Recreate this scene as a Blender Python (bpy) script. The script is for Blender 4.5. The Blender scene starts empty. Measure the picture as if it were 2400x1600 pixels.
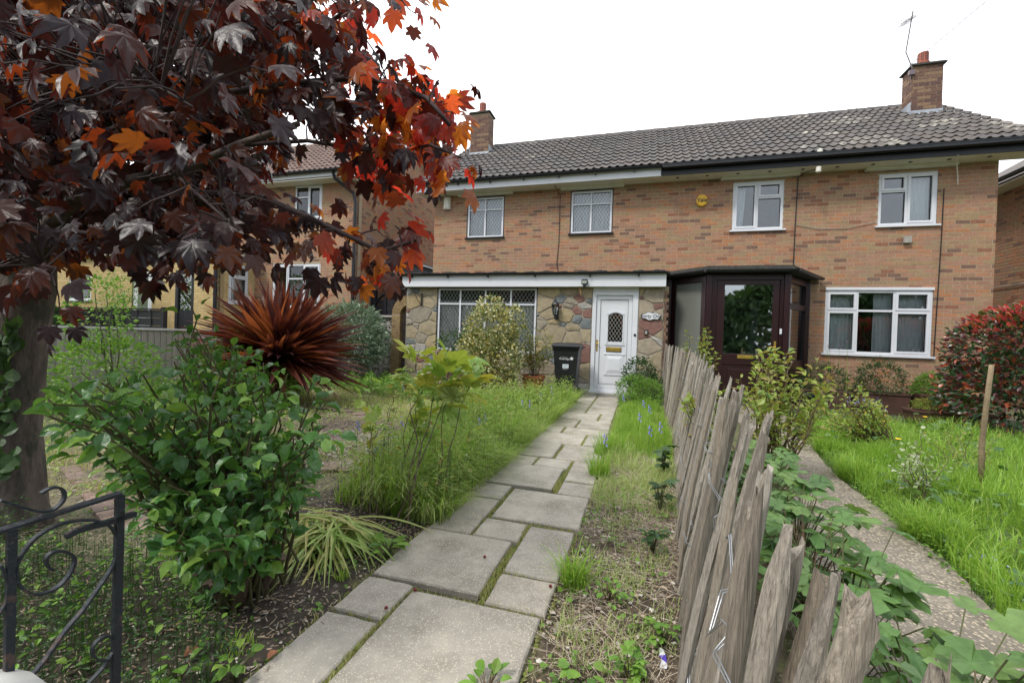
import bpy, math, random
import numpy as np
from mathutils import Matrix, Vector
random.seed(7); RNG = np.random.default_rng(11)
sc = bpy.context.scene
COL = sc.collection
U = RNG.uniform

# ------------------------------------------------------------------ camera, sky, sun
CAMH = 1.15
YAW, PITCH, ROLL, FPX = math.radians(16.514), math.radians(-0.547), math.radians(1.932), 1020.0
_f = np.array([-math.sin(YAW)*math.cos(PITCH), math.cos(YAW)*math.cos(PITCH), math.sin(PITCH)])
_r = np.array([math.cos(YAW), math.sin(YAW), 0.0]); _u = np.cross(_r, _f)
RGT = math.cos(ROLL)*_r+math.sin(ROLL)*_u; UPV = -math.sin(ROLL)*_r+math.cos(ROLL)*_u; FWD = _f
CAMP = np.array([0, 0, CAMH])
cd = bpy.data.cameras.new('camera'); cam = bpy.data.objects.new('camera', cd); COL.objects.link(cam)
cd.sensor_width = 36; cd.lens = FPX/2400*36; cd.clip_start = .03; cd.clip_end = 900
m = Matrix.Identity(4)
for i in range(3):
    m[i][0], m[i][1], m[i][2], m[i][3] = RGT[i], UPV[i], -FWD[i], CAMP[i]
cam.matrix_world = m; sc.camera = cam

def at(px, py, d):            # a point the photograph shows at (px, py), d metres deep
    return CAMP+d*(FWD+RGT*(px-1200)/FPX-UPV*(py-800)/FPX)
def gnd(px, py, z=0.0):
    v = FWD+RGT*(px-1200)/FPX-UPV*(py-800)/FPX
    return CAMP+v*((z-CAMH)/v[2])

SUN_EL, SUN_AZ = math.radians(52), math.radians(212)      # azimuth clockwise from +Y
w = bpy.data.worlds.new('World'); sc.world = w; w.use_nodes = True
nt = w.node_tree; nt.nodes.clear()
def N(nt, t, **k):
    n = nt.nodes.new(t)
    for a, b in k.items(): setattr(n, a, b)
    return n
out = N(nt, 'ShaderNodeOutputWorld'); bg = N(nt, 'ShaderNodeBackground'); bg.inputs[1].default_value = .1
sky = N(nt, 'ShaderNodeTexSky', sky_type='NISHITA', sun_disc=False, sun_elevation=SUN_EL, sun_rotation=SUN_AZ)
tc = N(nt, 'ShaderNodeTexCoord'); no = N(nt, 'ShaderNodeTexNoise'); no.inputs['Scale'].default_value = 1.6; no.inputs['Detail'].default_value = 4
mp = N(nt, 'ShaderNodeMapping'); mp.inputs['Scale'].default_value = (1, 1, 2.5)
nt.links.new(tc.outputs['Generated'], mp.inputs['Vector']); nt.links.new(mp.outputs[0], no.inputs['Vector'])
# bright thin overcast, a little bluer and dimmer away from the left of the view
dp = N(nt, 'ShaderNodeVectorMath', operation='DOT_PRODUCT'); dp.inputs[1].default_value = (-.62, .62, .48)
nt.links.new(tc.outputs['Generated'], dp.inputs[0])
ad = N(nt, 'ShaderNodeMath', operation='MULTIPLY_ADD'); ad.inputs[1].default_value = .35; nt.links.new(no.outputs['Fac'], ad.inputs[0])
nt.links.new(dp.outputs['Value'], ad.inputs[2])
rp = N(nt, 'ShaderNodeValToRGB'); e = rp.color_ramp.elements
e[0].position = .25; e[0].color = (6.6, 7.0, 7.7, 1); e[1].position = 1.05; e[1].color = (13.5, 13.5, 13.6, 1)
e.new(.62).color = (10.2, 10.5, 11.0, 1)
nt.links.new(ad.outputs[0], rp.inputs['Fac'])
mx = N(nt, 'ShaderNodeMixRGB'); mx.inputs[0].default_value = .93
nt.links.new(sky.outputs[0], mx.inputs[1]); nt.links.new(rp.outputs[0], mx.inputs[2])
nt.links.new(mx.outputs[0], bg.inputs[0]); nt.links.new(bg.outputs[0], out.inputs[0])
sd = bpy.data.lights.new('sun', 'SUN'); sd.energy = 1.5; sd.angle = math.radians(10); sd.color = (1, .95, .87)
so = bpy.data.objects.new('sun', sd); COL.objects.link(so); so.location = (0, 0, 20)
sdir = Vector((math.sin(SUN_AZ)*math.cos(SUN_EL), math.cos(SUN_AZ)*math.cos(SUN_EL), math.sin(SUN_EL)))
so.rotation_euler = sdir.to_track_quat('Z', 'Y').to_euler()
sc.view_settings.view_transform = 'Standard'; sc.view_settings.look = 'None'
sc.view_settings.exposure = 0.92; sc.view_settings.gamma = 1; sc.view_settings.use_curve_mapping = False

# ------------------------------------------------------------------ helpers
WB = {}                                    # world position of each object's origin
def base(o): return WB.get(o.name, np.zeros(3)) if o else np.zeros(3)
def tag(o, label=None, cat=None, group=None, kind=None):
    if label: o['label'] = label
    if cat: o['category'] = cat
    if group: o['group'] = group
    if kind: o['kind'] = kind
    return o
def thing(name, label, cat, loc=(0, 0, 0), group=None, kind=None):
    o = bpy.data.objects.new(name, None); COL.objects.link(o); o.empty_display_size = .2
    o.location = loc; WB[o.name] = np.array(loc, float)
    return tag(o, label, cat, group, kind)

def mesh_np(name, V, F, tint=None, mat=None, smooth=False, col=None):
    V = np.asarray(V, np.float32).reshape(-1, 3); F = np.asarray(F, np.int32)
    me = bpy.data.meshes.new(name); k = F.shape[1]
    me.vertices.add(len(V)); me.vertices.foreach_set('co', V.ravel())
    me.loops.add(F.size); me.loops.foreach_set('vertex_index', F.ravel())
    me.polygons.add(len(F)); me.polygons.foreach_set('loop_start', np.arange(0, F.size, k, dtype=np.int32))
    me.update(calc_edges=True)
    if tint is not None:
        a = me.attributes.new('tint', 'FLOAT', 'POINT'); a.data.foreach_set('value', np.asarray(tint, np.float32))
    if col is not None:
        a = me.attributes.new('col', 'FLOAT_COLOR', 'POINT'); a.data.foreach_set('color', np.asarray(col, np.float32).ravel())
    if mat: me.materials.append(mat)
    me.polygons.foreach_set('use_smooth', np.full(len(F), bool(smooth)))
    return me
def link(name, me, parent=None, org=None):
    o = bpy.data.objects.new(name, me); COL.objects.link(o)
    if parent: o.parent = parent; WB[o.name] = base(parent)
    return o
def put(name, V, F, mat, parent=None, tint=None, smooth=False, kind=None, col=None):
    V = np.array(V, float).reshape(-1, 3)
    if parent is not None: b = base(parent)
    else:
        lo, hi = V.min(0), V.max(0); b = np.array([(lo[0]+hi[0])/2, (lo[1]+hi[1])/2, lo[2]])
    o = link(name, mesh_np(name, V-b, F, tint, mat, smooth, col), parent)
    if parent is None: o.location = b; WB[o.name] = b
    if kind: o['kind'] = kind
    return o

class MB:
    def __init__(s): s.v = []; s.f = []
    def add(s, V, F):
        n = len(s.v); s.v += [tuple(p) for p in V]; s.f += [tuple(i+n for i in f) for f in F]; return s
    def box(s, x0, x1, y0, y1, z0, z1):
        return s.add([(x0,y0,z0),(x1,y0,z0),(x1,y1,z0),(x0,y1,z0),(x0,y0,z1),(x1,y0,z1),(x1,y1,z1),(x0,y1,z1)],
                     [(0,1,5,4),(1,2,6,5),(2,3,7,6),(3,0,4,7),(4,5,6,7),(3,2,1,0)])
    def prism(s, poly, lo, hi, ax='z'):    # extrude a polygon; ax names the extrusion axis
        mk = {'z': lambda a, b, c: (a, b, c), 'y': lambda a, b, c: (a, c, b), 'x': lambda a, b, c: (c, a, b)}[ax]
        n = len(poly); V = [mk(a, b, lo) for a, b in poly]+[mk(a, b, hi) for a, b in poly]
        F = [tuple(range(n))[::-1], tuple(range(n, 2*n))]+[(i, (i+1) % n, n+(i+1) % n, n+i) for i in range(n)]
        return s.add(V, F)
    def tube(s, pts, r, n=6, caps=True):
        pts = [np.array(p, float) for p in pts]; k = len(pts)
        r = [r]*k if np.isscalar(r) else list(r)
        ref = np.array([.31, .17, .93]); V = []
        for i, p in enumerate(pts):
            d = pts[min(i+1, k-1)]-pts[max(i-1, 0)]; d = d/(np.linalg.norm(d)+1e-9)
            if abs(d@ref) > .95: ref = np.array([.9, .3, .1])
            a = np.cross(d, ref); a /= np.linalg.norm(a); b = np.cross(d, a)
            for j in range(n):
                t = 2*math.pi*j/n; V.append(p+r[i]*(math.cos(t)*a+math.sin(t)*b))
        F = [(i*n+j, i*n+(j+1) % n, (i+1)*n+(j+1) % n, (i+1)*n+j) for i in range(k-1) for j in range(n)]
        if caps: F += [tuple(range(n))[::-1], tuple(range((k-1)*n, k*n))]
        return s.add(V, F)
    def lathe(s, c, prof, n=20):           # prof: (radius, z)
        V = [(c[0]+r*math.cos(2*math.pi*j/n), c[1]+r*math.sin(2*math.pi*j/n), c[2]+z) for r, z in prof for j in range(n)]
        F = [(i*n+j, i*n+(j+1) % n, (i+1)*n+(j+1) % n, (i+1)*n+j) for i in range(len(prof)-1) for j in range(n)]
        return s.add(V, F)
    def xf(s, fn): s.v = [tuple(fn(np.array(p))) for p in s.v]; return s
    def build(s, name, mat, parent=None, smooth=False, bevel=0, kind=None):
        V = np.array(s.v, float)
        if parent is not None: b = base(parent)
        else:
            lo, hi = V.min(0), V.max(0); b = np.array([(lo[0]+hi[0])/2, (lo[1]+hi[1])/2, lo[2]])
        me = bpy.data.meshes.new(name); me.from_pydata([tuple(p) for p in V-b], [], s.f)
        me.materials.append(mat)
        if smooth:
            me.polygons.foreach_set('use_smooth', [True]*len(me.polygons))
        o = link(name, me, parent)
        if parent is None: o.location = b; WB[o.name] = b
        if bevel:
            bm = o.modifiers.new('bevel', 'BEVEL'); bm.width = bevel; bm.segments = 2; bm.limit_method = 'ANGLE'
        if kind: o['kind'] = kind
        return o

def rotz(a): c, s_ = math.cos(a), math.sin(a); return np.array([[c, -s_, 0], [s_, c, 0], [0, 0, 1]])
def nrm(a): return a/(np.linalg.norm(a, axis=-1, keepdims=True)+1e-9)
def frames(D, NRM):                        # columns: side, direction, normal
    D = nrm(D); S = nrm(np.cross(D, NRM)); Z = np.cross(S, D)
    return np.stack([S, D, Z], axis=-1)
def scatter(parent, name, T, M, P, mat, nparts=300, tint=None, smooth=False, stuffname=None):
    """T=(verts, tris); M (n,3,3), P (n,3). nearest nparts become objects sharing one mesh, the rest one mesh."""
    tv, tf = np.array(T[0], float), np.array(T[1], int); n = len(P)
    if n == 0: return
    P = np.asarray(P, float); M = np.asarray(M, float)
    if tint is None: tint = U(0, 1, n)
    dist = ((P-CAMP)@FWD); sz = np.abs(np.linalg.det(M))**(1/3)/np.maximum(dist, .15)
    inside = (dist > .1) & (np.abs((P-CAMP)@RGT) < dist*1.25) & (np.abs((P-CAMP)@UPV) < dist*.86)
    order = np.argsort(-(sz*inside)); ind = order[:nparts]; rest = order[nparts:]
    b = base(parent)
    if nparts:
        me = mesh_np(name, tv, tf, None, mat, smooth)
        for i in ind:
            o = bpy.data.objects.new(name, me); COL.objects.link(o); o.parent = parent
            mm = Matrix.Identity(4)
            for r in range(3):
                for c in range(3): mm[r][c] = M[i, r, c]
                mm[r][3] = P[i, r]-b[r]
            o.matrix_basis = mm
    if len(rest):
        V = np.einsum('nij,vj->nvi', M[rest], tv)+P[rest][:, None, :]
        F = (tf[None]+(np.arange(len(rest))*len(tv))[:, None, None]).reshape(-1, tf.shape[1])
        put(stuffname or name, V.reshape(-1, 3), F, mat, parent, np.repeat(tint[rest], len(tv)), smooth, 'stuff')

# ------------------------------------------------------------------ materials
MATS = {}
def mat(name, cols, rough=.7, nscale=6, namt=.25, bump=0, bscale=60, trans=0, tcols=None, spec=.4, metal=0,
        stretch=(1, 1, 1), local=False, const=False, attr_col=False, n2=None, coat=0, btype='NOISE', wear=None):
    m_ = bpy.data.materials.new(name); m_.use_nodes = True; t = m_.node_tree; L = t.links.new; t.nodes.clear()
    o = N(t, 'ShaderNodeOutputMaterial'); p = N(t, 'ShaderNodeBsdfPrincipled')
    p.inputs['Roughness'].default_value = rough; p.inputs['Specular IOR Level'].default_value = spec
    p.inputs['Metallic'].default_value = metal; p.inputs['Coat Weight'].default_value = coat
    if local:
        g = N(t, 'ShaderNodeTexCoord').outputs['Object']
    else:
        g = N(t, 'ShaderNodeNewGeometry').outputs['Position']
    mpn = N(t, 'ShaderNodeMapping'); mpn.inputs['Scale'].default_value = stretch; L(g, mpn.inputs['Vector'])
    if local:
        oi0 = N(t, 'ShaderNodeObjectInfo'); L(oi0.outputs['Location'], mpn.inputs['Location'])
    at_ = N(t, 'ShaderNodeAttribute', attribute_name='tint'); oi = N(t, 'ShaderNodeObjectInfo')
    s_ = N(t, 'ShaderNodeMath', operation='ADD'); L(at_.outputs['Fac'], s_.inputs[0]); L(oi.outputs['Random'], s_.inputs[1])
    fr = N(t, 'ShaderNodeMath', operation='FRACT'); L(s_.outputs[0], fr.inputs[0])
    def ramp(cs):
        r_ = N(t, 'ShaderNodeValToRGB'); el = r_.color_ramp.elements
        if const: r_.color_ramp.interpolation = 'CONSTANT'
        n = len(cs)
        for i, c in enumerate(cs):
            pos = i/n if const else i/max(1, n-1)
            if i < 2: q = el[i]; q.position = pos
            else: q = el.new(pos)
            q.color = (*c, 1)
        if n == 1: el[1].color = (*cs[0], 1); el[1].position = 1
        L(fr.outputs[0], r_.inputs['Fac']); return r_.outputs[0]
    if attr_col:
        cl = N(t, 'ShaderNodeAttribute', attribute_name='col').outputs['Color']
    else: cl = ramp(cols)
    if namt:
        nz = N(t, 'ShaderNodeTexNoise'); nz.inputs['Scale'].default_value = nscale; nz.inputs['Detail'].default_value = 5
        nz.inputs['Roughness'].default_value = .65; L(mpn.outputs[0], nz.inputs['Vector'])
        mr = N(t, 'ShaderNodeMapRange'); mr.inputs[1].default_value = .3; mr.inputs[2].default_value = .7
        mr.inputs[3].default_value = 1-namt; mr.inputs[4].default_value = 1+namt; L(nz.outputs['Fac'], mr.inputs[0])
        mu = N(t, 'ShaderNodeVectorMath', operation='SCALE'); L(cl, mu.inputs[0]); L(mr.outputs[0], mu.inputs['Scale']); cl = mu.outputs[0]
    if n2:                                  # (colour, scale, low, high): patches of a second colour
        nz2 = N(t, 'ShaderNodeTexNoise'); nz2.inputs['Scale'].default_value = n2[1]; nz2.inputs['Detail'].default_value = 6
        nz2.inputs['Roughness'].default_value = .7; L(mpn.outputs[0], nz2.inputs['Vector'])
        m2 = N(t, 'ShaderNodeMapRange'); m2.inputs[1].default_value = n2[2]; m2.inputs[2].default_value = n2[3]; L(nz2.outputs['Fac'], m2.inputs[0])
        mm = N(t, 'ShaderNodeMixRGB'); L(m2.outputs[0], mm.inputs[0]); L(cl, mm.inputs[1]); mm.inputs[2].default_value = (*n2[0], 1); cl = mm.outputs[0]
    if wear:                                # speckles: (colour, scale, threshold)
        vo = N(t, 'ShaderNodeTexVoronoi'); vo.inputs['Scale'].default_value = wear[1]; L(mpn.outputs[0], vo.inputs['Vector'])
        sx = N(t, 'ShaderNodeSeparateColor'); L(vo.outputs['Color'], sx.inputs[0])
        gt = N(t, 'ShaderNodeMath', operation='GREATER_THAN'); gt.inputs[1].default_value = wear[2]; L(sx.outputs[0], gt.inputs[0])
        lt = N(t, 'ShaderNodeMath', operation='LESS_THAN'); lt.inputs[1].default_value = .45; L(vo.outputs['Distance'], lt.inputs[0])
        ml = N(t, 'ShaderNodeMath', operation='MULTIPLY'); L(gt.outputs[0], ml.inputs[0]); L(lt.outputs[0], ml.inputs[1])
        r3 = N(t, 'ShaderNodeMixRGB'); r3.inputs[1].default_value = (*wear[0], 1); r3.inputs[2].default_value = (*[c*.45+.08 for c in wear[0]], 1)
        L(sx.outputs[1], r3.inputs[0])
        mm = N(t, 'ShaderNodeMixRGB'); L(ml.outputs[0], mm.inputs[0]); L(cl, mm.inputs[1]); L(r3.outputs[0], mm.inputs[2]); cl = mm.outputs[0]
    L(cl, p.inputs['Base Color']); sh = p.outputs[0]
    if bump:
        bn = N(t, 'ShaderNodeTexNoise'); bn.inputs['Scale'].default_value = bscale; bn.inputs['Detail'].default_value = 4
        L(mpn.outputs[0], bn.inputs['Vector']); bp = N(t, 'ShaderNodeBump'); bp.inputs['Strength'].default_value = bump
        bp.inputs['Distance'].default_value = .01; L(bn.outputs['Fac'], bp.inputs['Height']); L(bp.outputs[0], p.inputs['Normal'])
    if trans:
        tr = N(t, 'ShaderNodeBsdfTranslucent'); L(ramp(tcols or cols), tr.inputs['Color'])
        ms = N(t, 'ShaderNodeMixShader'); ms.inputs[0].default_value = trans; L(sh, ms.inputs[1]); L(tr.outputs[0], ms.inputs[2]); sh = ms.outputs[0]
    L(sh, o.inputs[0]); MATS[name] = m_; return m_

BR = [(.40,.20,.125),(.36,.225,.135),(.34,.19,.125),(.42,.20,.115),(.37,.20,.14),(.34,.235,.14),(.33,.18,.125),(.40,.215,.135),
      (.33,.22,.13),(.19,.11,.085),(.41,.19,.10),(.36,.205,.14),(.33,.205,.13),(.36,.23,.145),(.27,.12,.075),(.38,.21,.15)]
BR = [tuple(k*v for k, v in zip(c, (.90, .89, .82))) for c in BR]
brick_m = mat('brick', BR, .85, 25, .18, .35, 90, const=True, n2=((.20,.15,.12), 1.1, .52, .95))
brick_dk = mat('chimney_brick', [(.14,.075,.055),(.11,.06,.05),(.17,.10,.07),(.22,.14,.085),(.12,.065,.05),(.15,.085,.06)], .85, 25, .25, .5, 90, const=True)
brick_y = mat('yellow_brick', [(.50,.37,.17),(.47,.35,.16),(.53,.40,.2),(.45,.33,.15)], .85, 25, .12, .3, 90, const=True)
brick_path = mat('path_brick', [(.235,.16,.13),(.21,.145,.12),(.26,.19,.15),(.18,.13,.11)], .9, 14, .25, .5, 60, const=True)
mortar_m = mat('mortar', [(.37,.295,.205)], .95, 30, .15, .3, 120, n2=((.2,.16,.12), 2, .5, .8))
mortar_y = mat('yellow_mortar', [(.33,.25,.13)], .95, 30, .12)
mortar_d = mat('chimney_mortar', [(.30,.24,.17)], .95, 30, .2)
TL = [(.098,.088,.083),(.085,.078,.076),(.115,.10,.092),(.10,.085,.075),(.09,.084,.08)]
tile_m = mat('roof_tile', TL, .8, 9, .3, .4, 70, n2=((.30,.29,.25), 7, .60, .72), local=False)
tile_l = mat('lichen_roof_tile', [(.15,.135,.12),(.13,.12,.11),(.17,.15,.13)], .8, 9, .3, .4, 70, n2=((.42,.40,.33), 6, .52, .66))
tile_b = mat('brown_roof_tile', [(.17,.11,.09),(.15,.10,.085),(.19,.13,.105)], .8, 9, .25, .3, 70, n2=((.3,.26,.22), 7, .62, .75))
roofdeck = mat('roof_deck', [(.05,.045,.04)], .9, 8, .1)
white_m = mat('white_upvc', [(.63,.645,.68)], .35, 3, .04, spec=.5, n2=((.55,.55,.5), 3, .66, .9))
cream_m = mat('cream_soffit', [(.66,.64,.56)], .6, 3, .1, n2=((.4,.37,.3), 3, .6, .85))
black_m = mat('black_plastic', [(.014,.015,.018)], .4, 5, .3, n2=((.12,.13,.14), 3, .68, .8))
blackwood = mat('black_painted_wood', [(.016,.016,.02)], .55, 12, .3, .3, 60, stretch=(1, 1, 8))
mahog = mat('dark_mahogany', [(.022,.006,.008)], .3, 8, .3, stretch=(8, 8, .6), spec=.5)
felt_m = mat('roof_felt', [(.055,.055,.05)], .95, 20, .4, .8, 120, n2=((.16,.15,.08), 14, .58, .7))
lead_m = mat('lead_flashing', [(.36,.39,.43)], .5, 6, .25, metal=.3, n2=((.62,.64,.68), 4, .6, .7))
leading_m = mat('window_leading', [(.16,.17,.17)], .5, 0, 0)
lightlead = mat('pale_window_leading', [(.42,.43,.40)], .5, 0, 0)
brass_m = mat('brass', [(.62,.42,.10)], .3, 10, .15, metal=.8)
steel_m = mat('galvanised_wire', [(.42,.44,.47)], .45, 10, .15, metal=.85)
dkiron = mat('dark_blue_iron', [(.010,.014,.019)], .5, 9, .4, .4, 80, n2=((.12,.06,.04), 9, .56, .66))
iron_m = mat('black_iron', [(.02,.022,.025)], .5, 9, .3)
terra_m = mat('terracotta', [(.40,.13,.055),(.36,.12,.06)], .75, 6, .15, .15, 60, n2=((.3,.2,.14), 3, .6, .8))
brownpot = mat('brown_plastic_planter', [(.11,.058,.042),(.09,.05,.038)], .6, 6, .2)
redpot = mat('red_clay_chimney_pot', [(.36,.11,.07)], .8, 6, .25)
concrete_m = mat('concrete', [(.33,.31,.28)], .9, 9, .25, .5, 60)
slab_m = mat('paving_slab_concrete', [(.32,.295,.25),(.37,.34,.295),(.34,.315,.27),(.29,.27,.235),(.35,.315,.265)], .88, 5.0, .26, .5, 230,
             n2=((.15,.14,.10), 3.4, .48, .80), wear=((.56,.50,.40), 165, .62))
agg_m = mat('aggregate_path', [(.20,.175,.14)], .9, 5, .25, 1.0, 60, n2=((.085,.072,.055), 20, .50, .68), wear=((.46,.38,.28), 70, .50))
soil_m = mat('garden_soil', [(0,0,0)], .95, 22, .45, 1.0, 45, attr_col=True, n2=((.022,.017,.013), 16, .52, .7), wear=((.20,.17,.13), 90, .9))
ground_m = mat('ground', [(.10,.10,.05)], .95, 1.2, .4)
wood_g = mat('weathered_chestnut', [(.20,.165,.125),(.36,.33,.285),(.25,.21,.16),(.31,.285,.25),(.17,.145,.115),(.29,.25,.20)], .9, 3.0, .34, .9, 3.6, stretch=(60, 60, 1.3), local=True,
             n2=((.13,.105,.08), 1.8, .56, .70))
fence_m = mat('grey_fence_board', [(.31,.285,.25),(.26,.24,.205),(.34,.315,.285)], .85, 4, .25, .4, 8, stretch=(14, 14, 1.2))
bark_m = mat('maple_bark', [(.115,.092,.08)], .9, 14, .5, 1.6, 34, stretch=(1, 1, .35), n2=((.05,.05,.038), 9, .50, .62))
twig_m = mat('dark_twig', [(.035,.02,.02)], .7, 9, .2)
stem_g = mat('green_brown_stem', [(.075,.06,.03),(.07,.085,.03),(.10,.06,.035)], .7, 9, .3)
woody = mat('woody_stem', [(.09,.06,.04),(.12,.09,.065)], .85, 20, .3, .5, 60)
stake_m = mat('garden_stake_bark', [(.22,.165,.10)], .8, 10, .35, .5, 50)
lobed_m = mat('lobed_leaf', [(.075,.15,.04),(.10,.20,.05),(.055,.12,.035),(.13,.22,.06),(.09,.17,.06)], .5, 30, .3, .4, 40, trans=.25, tcols=[(.18,.35,.04),(.25,.42,.05),(.12,.28,.03),(.3,.45,.06),(.2,.35,.06)])
maple_m = mat('purple_maple_leaf', [(.022,.010,.014),(.030,.015,.019),(.018,.009,.011),(.034,.014,.015),(.024,.011,.015),(.040,.014,.010)], .40, 30, .2, .25, 60, trans=.36,
              tcols=[(.05,.008,.006),(.20,.03,.012),(.05,.008,.006),(.42,.11,.012),(.07,.012,.008),(.40,.06,.012)], spec=.5, const=True)
maple_r = mat('backlit_red_maple_leaf', [(.10,.018,.016),(.15,.022,.018),(.05,.018,.018),(.13,.035,.012)], .38, 30, .2, .25, 60, trans=.62,  # backlight put into the colour: brighter red copy for the right-hand leaves
              tcols=[(.90,.07,.035),(.98,.16,.04),(.45,.06,.03),(.9,.28,.03)], spec=.5, const=True)
rose_m = mat('rose_leaf', [(.03,.085,.025),(.06,.16,.035),(.045,.125,.04),(.10,.23,.045),(.22,.36,.07)], .36, 40, .25, .3, 60, trans=.3,
             tcols=[(.1,.25,.02),(.13,.3,.03),(.1,.24,.02),(.2,.4,.04),(.3,.5,.05)], spec=.5)
rose_m2 = mat('young_rose_leaf', [(.18,.28,.05),(.25,.34,.07),(.32,.38,.08),(.27,.20,.06),(.15,.28,.07)], .42, 40, .2, .2, 60, trans=.35,
              tcols=[(.28,.42,.04),(.38,.5,.06),(.45,.5,.07),(.42,.3,.05),(.25,.42,.05)])
sap_m = mat('sapling_maple_leaf', [(.26,.45,.11),(.36,.52,.13),(.48,.50,.09),(.42,.56,.26)], .42, 40, .2, .2, 60, trans=.38,
            tcols=[(.3,.45,.04),(.42,.5,.05),(.5,.45,.04),(.3,.42,.08)])
green_m = mat('fresh_leaf', [(.09,.20,.025),(.14,.28,.04),(.19,.34,.05),(.07,.16,.03),(.24,.36,.06)], .5, 30, .2, trans=.3,
              tcols=[(.15,.35,.03),(.22,.42,.04),(.3,.5,.05),(.12,.3,.03),(.3,.48,.06)])
dgreen_m = mat('dark_leaf', [(.03,.07,.02),(.045,.10,.03),(.025,.06,.02),(.06,.11,.035)], .5, 30, .2, trans=.2, tcols=[(.08,.2,.02),(.12,.25,.03),(.06,.16,.02),(.14,.25,.03)])
varieg_m = mat('cream_variegated_leaf', [(.62,.58,.30),(.09,.14,.035),(.55,.50,.20),(.16,.18,.05),(.68,.66,.42),(.42,.36,.07),(.10,.15,.04)], .42, 60, .25, trans=.2,
               tcols=[(.5,.5,.2),(.1,.2,.03),(.5,.45,.1),(.2,.25,.04),(.6,.6,.3),(.4,.35,.05),(.1,.2,.04)], const=True)
grey_m = mat('grey_green_leaf', [(.13,.19,.12),(.18,.25,.16),(.24,.31,.22),(.10,.15,.09),(.30,.36,.28)], .6, 30, .2, trans=.2, tcols=[(.2,.3,.12)]*2)
photi_m = mat('red_green_photinia_leaf', [(.03,.07,.03),(.045,.085,.04),(.09,.035,.04),(.04,.09,.03),(.13,.045,.045),(.035,.065,.03),(.30,.07,.035)], .28, 30, .2, trans=.2,
              tcols=[(.06,.15,.03),(.1,.2,.04),(.3,.05,.04),(.1,.2,.03),(.4,.06,.05),(.08,.15,.03),(.6,.12,.04)], const=True, spec=.6)
photi_r = mat('young_red_photinia_leaf', [(.50,.075,.055),(.42,.06,.055),(.45,.13,.05),(.34,.06,.05),(.12,.12,.04)], .3, 30, .2, trans=.25,
              tcols=[(.7,.1,.07),(.6,.08,.08),(.7,.25,.06),(.5,.08,.06),(.3,.3,.05)], const=True, spec=.6)
phorm_m = mat('bronze_sword_leaf', [(.055,.016,.016),(.08,.02,.018),(.04,.015,.018),(.10,.028,.018),(.20,.05,.02)], .42, 30, .25, trans=.25,
              tcols=[(.16,.03,.02),(.22,.05,.02),(.12,.03,.02),(.40,.10,.03),(.55,.16,.04)], stretch=(1, 1, 1))
strap_m = mat('strap_leaf', [(.22,.36,.07),(.30,.44,.11),(.38,.50,.16),(.50,.44,.17),(.20,.34,.06)], .45, 30, .2, trans=.3, tcols=[(.35,.5,.06),(.4,.5,.1),(.5,.5,.15),(.5,.4,.1),(.3,.45,.05)])
grass_m = mat('bright_grass', [(.15,.29,.03),(.22,.39,.045),(.30,.47,.06),(.18,.33,.04),(.40,.50,.11)], .5, 3, .2, trans=.45,
              tcols=[(.22,.42,.04),(.3,.52,.05),(.38,.58,.08),(.25,.45,.04),(.45,.55,.12)])
grass_p = mat('pale_grass', [(.32,.45,.12),(.42,.50,.18),(.25,.40,.08),(.52,.52,.28),(.34,.46,.12)], .55, 3, .2, trans=.45,
              tcols=[(.35,.45,.1),(.4,.5,.15),(.3,.45,.06),(.5,.5,.2),(.38,.48,.1)])
grass_d = mat('dry_turf', [(.34,.36,.10),(.44,.41,.17),(.28,.35,.07),(.50,.45,.24),(.24,.32,.06)], .7, 3, .2, trans=.3,
              tcols=[(.45,.42,.12),(.5,.45,.18),(.38,.42,.08),(.5,.45,.25),(.3,.38,.07)])
straw_m = mat('dead_straw', [(.36,.29,.19),(.24,.17,.10),(.46,.40,.30),(.16,.11,.07),(.30,.24,.17)], .8, 20, .2)
straw_l = mat('pale_dead_straw', [(.50,.43,.32),(.34,.26,.17),(.58,.52,.43),(.22,.16,.11)], .8, 20, .2)
pebble_m = mat('pebble', [(.42,.36,.30),(.30,.25,.21),(.50,.47,.42),(.22,.19,.17),(.38,.28,.2)], .7, 30, .2, const=True)
moss_m = mat('moss', [(.17,.22,.04),(.22,.25,.06),(.12,.16,.03),(.26,.25,.09)], .9, 20, .3, trans=.2)
cloth_m = mat('net_curtain', [(.90,.93,.94)], .9, 5, .08, trans=.2, tcols=[(.6,.62,.64)]*2)
room_m = mat('room_wall', [(.12,.12,.13)], .9, 2, .2)
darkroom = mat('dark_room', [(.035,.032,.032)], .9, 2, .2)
STC = [(.33,.275,.18),(.31,.275,.215),(.21,.11,.09),(.16,.18,.18),(.28,.245,.19),(.36,.29,.17),(.38,.36,.33),(.35,.27,.15),(.26,.225,.18),(.32,.27,.2)]
stone_ms = [mat('cladding_stone_%s' % n_, [c, tuple(x*.85 for x in c)], .85, 10, .2, .9, 22, n2=(tuple(x*.66 for x in c), 7, .55, .75)) for n_, c in
            zip(['buff','grey_buff','red','slate','fawn','golden','pale','ochre','dun','sand'], STC)]
stmortar = mat('stone_mortar', [(.29,.26,.21)], .95, 12, .2, .8, 60)

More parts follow.
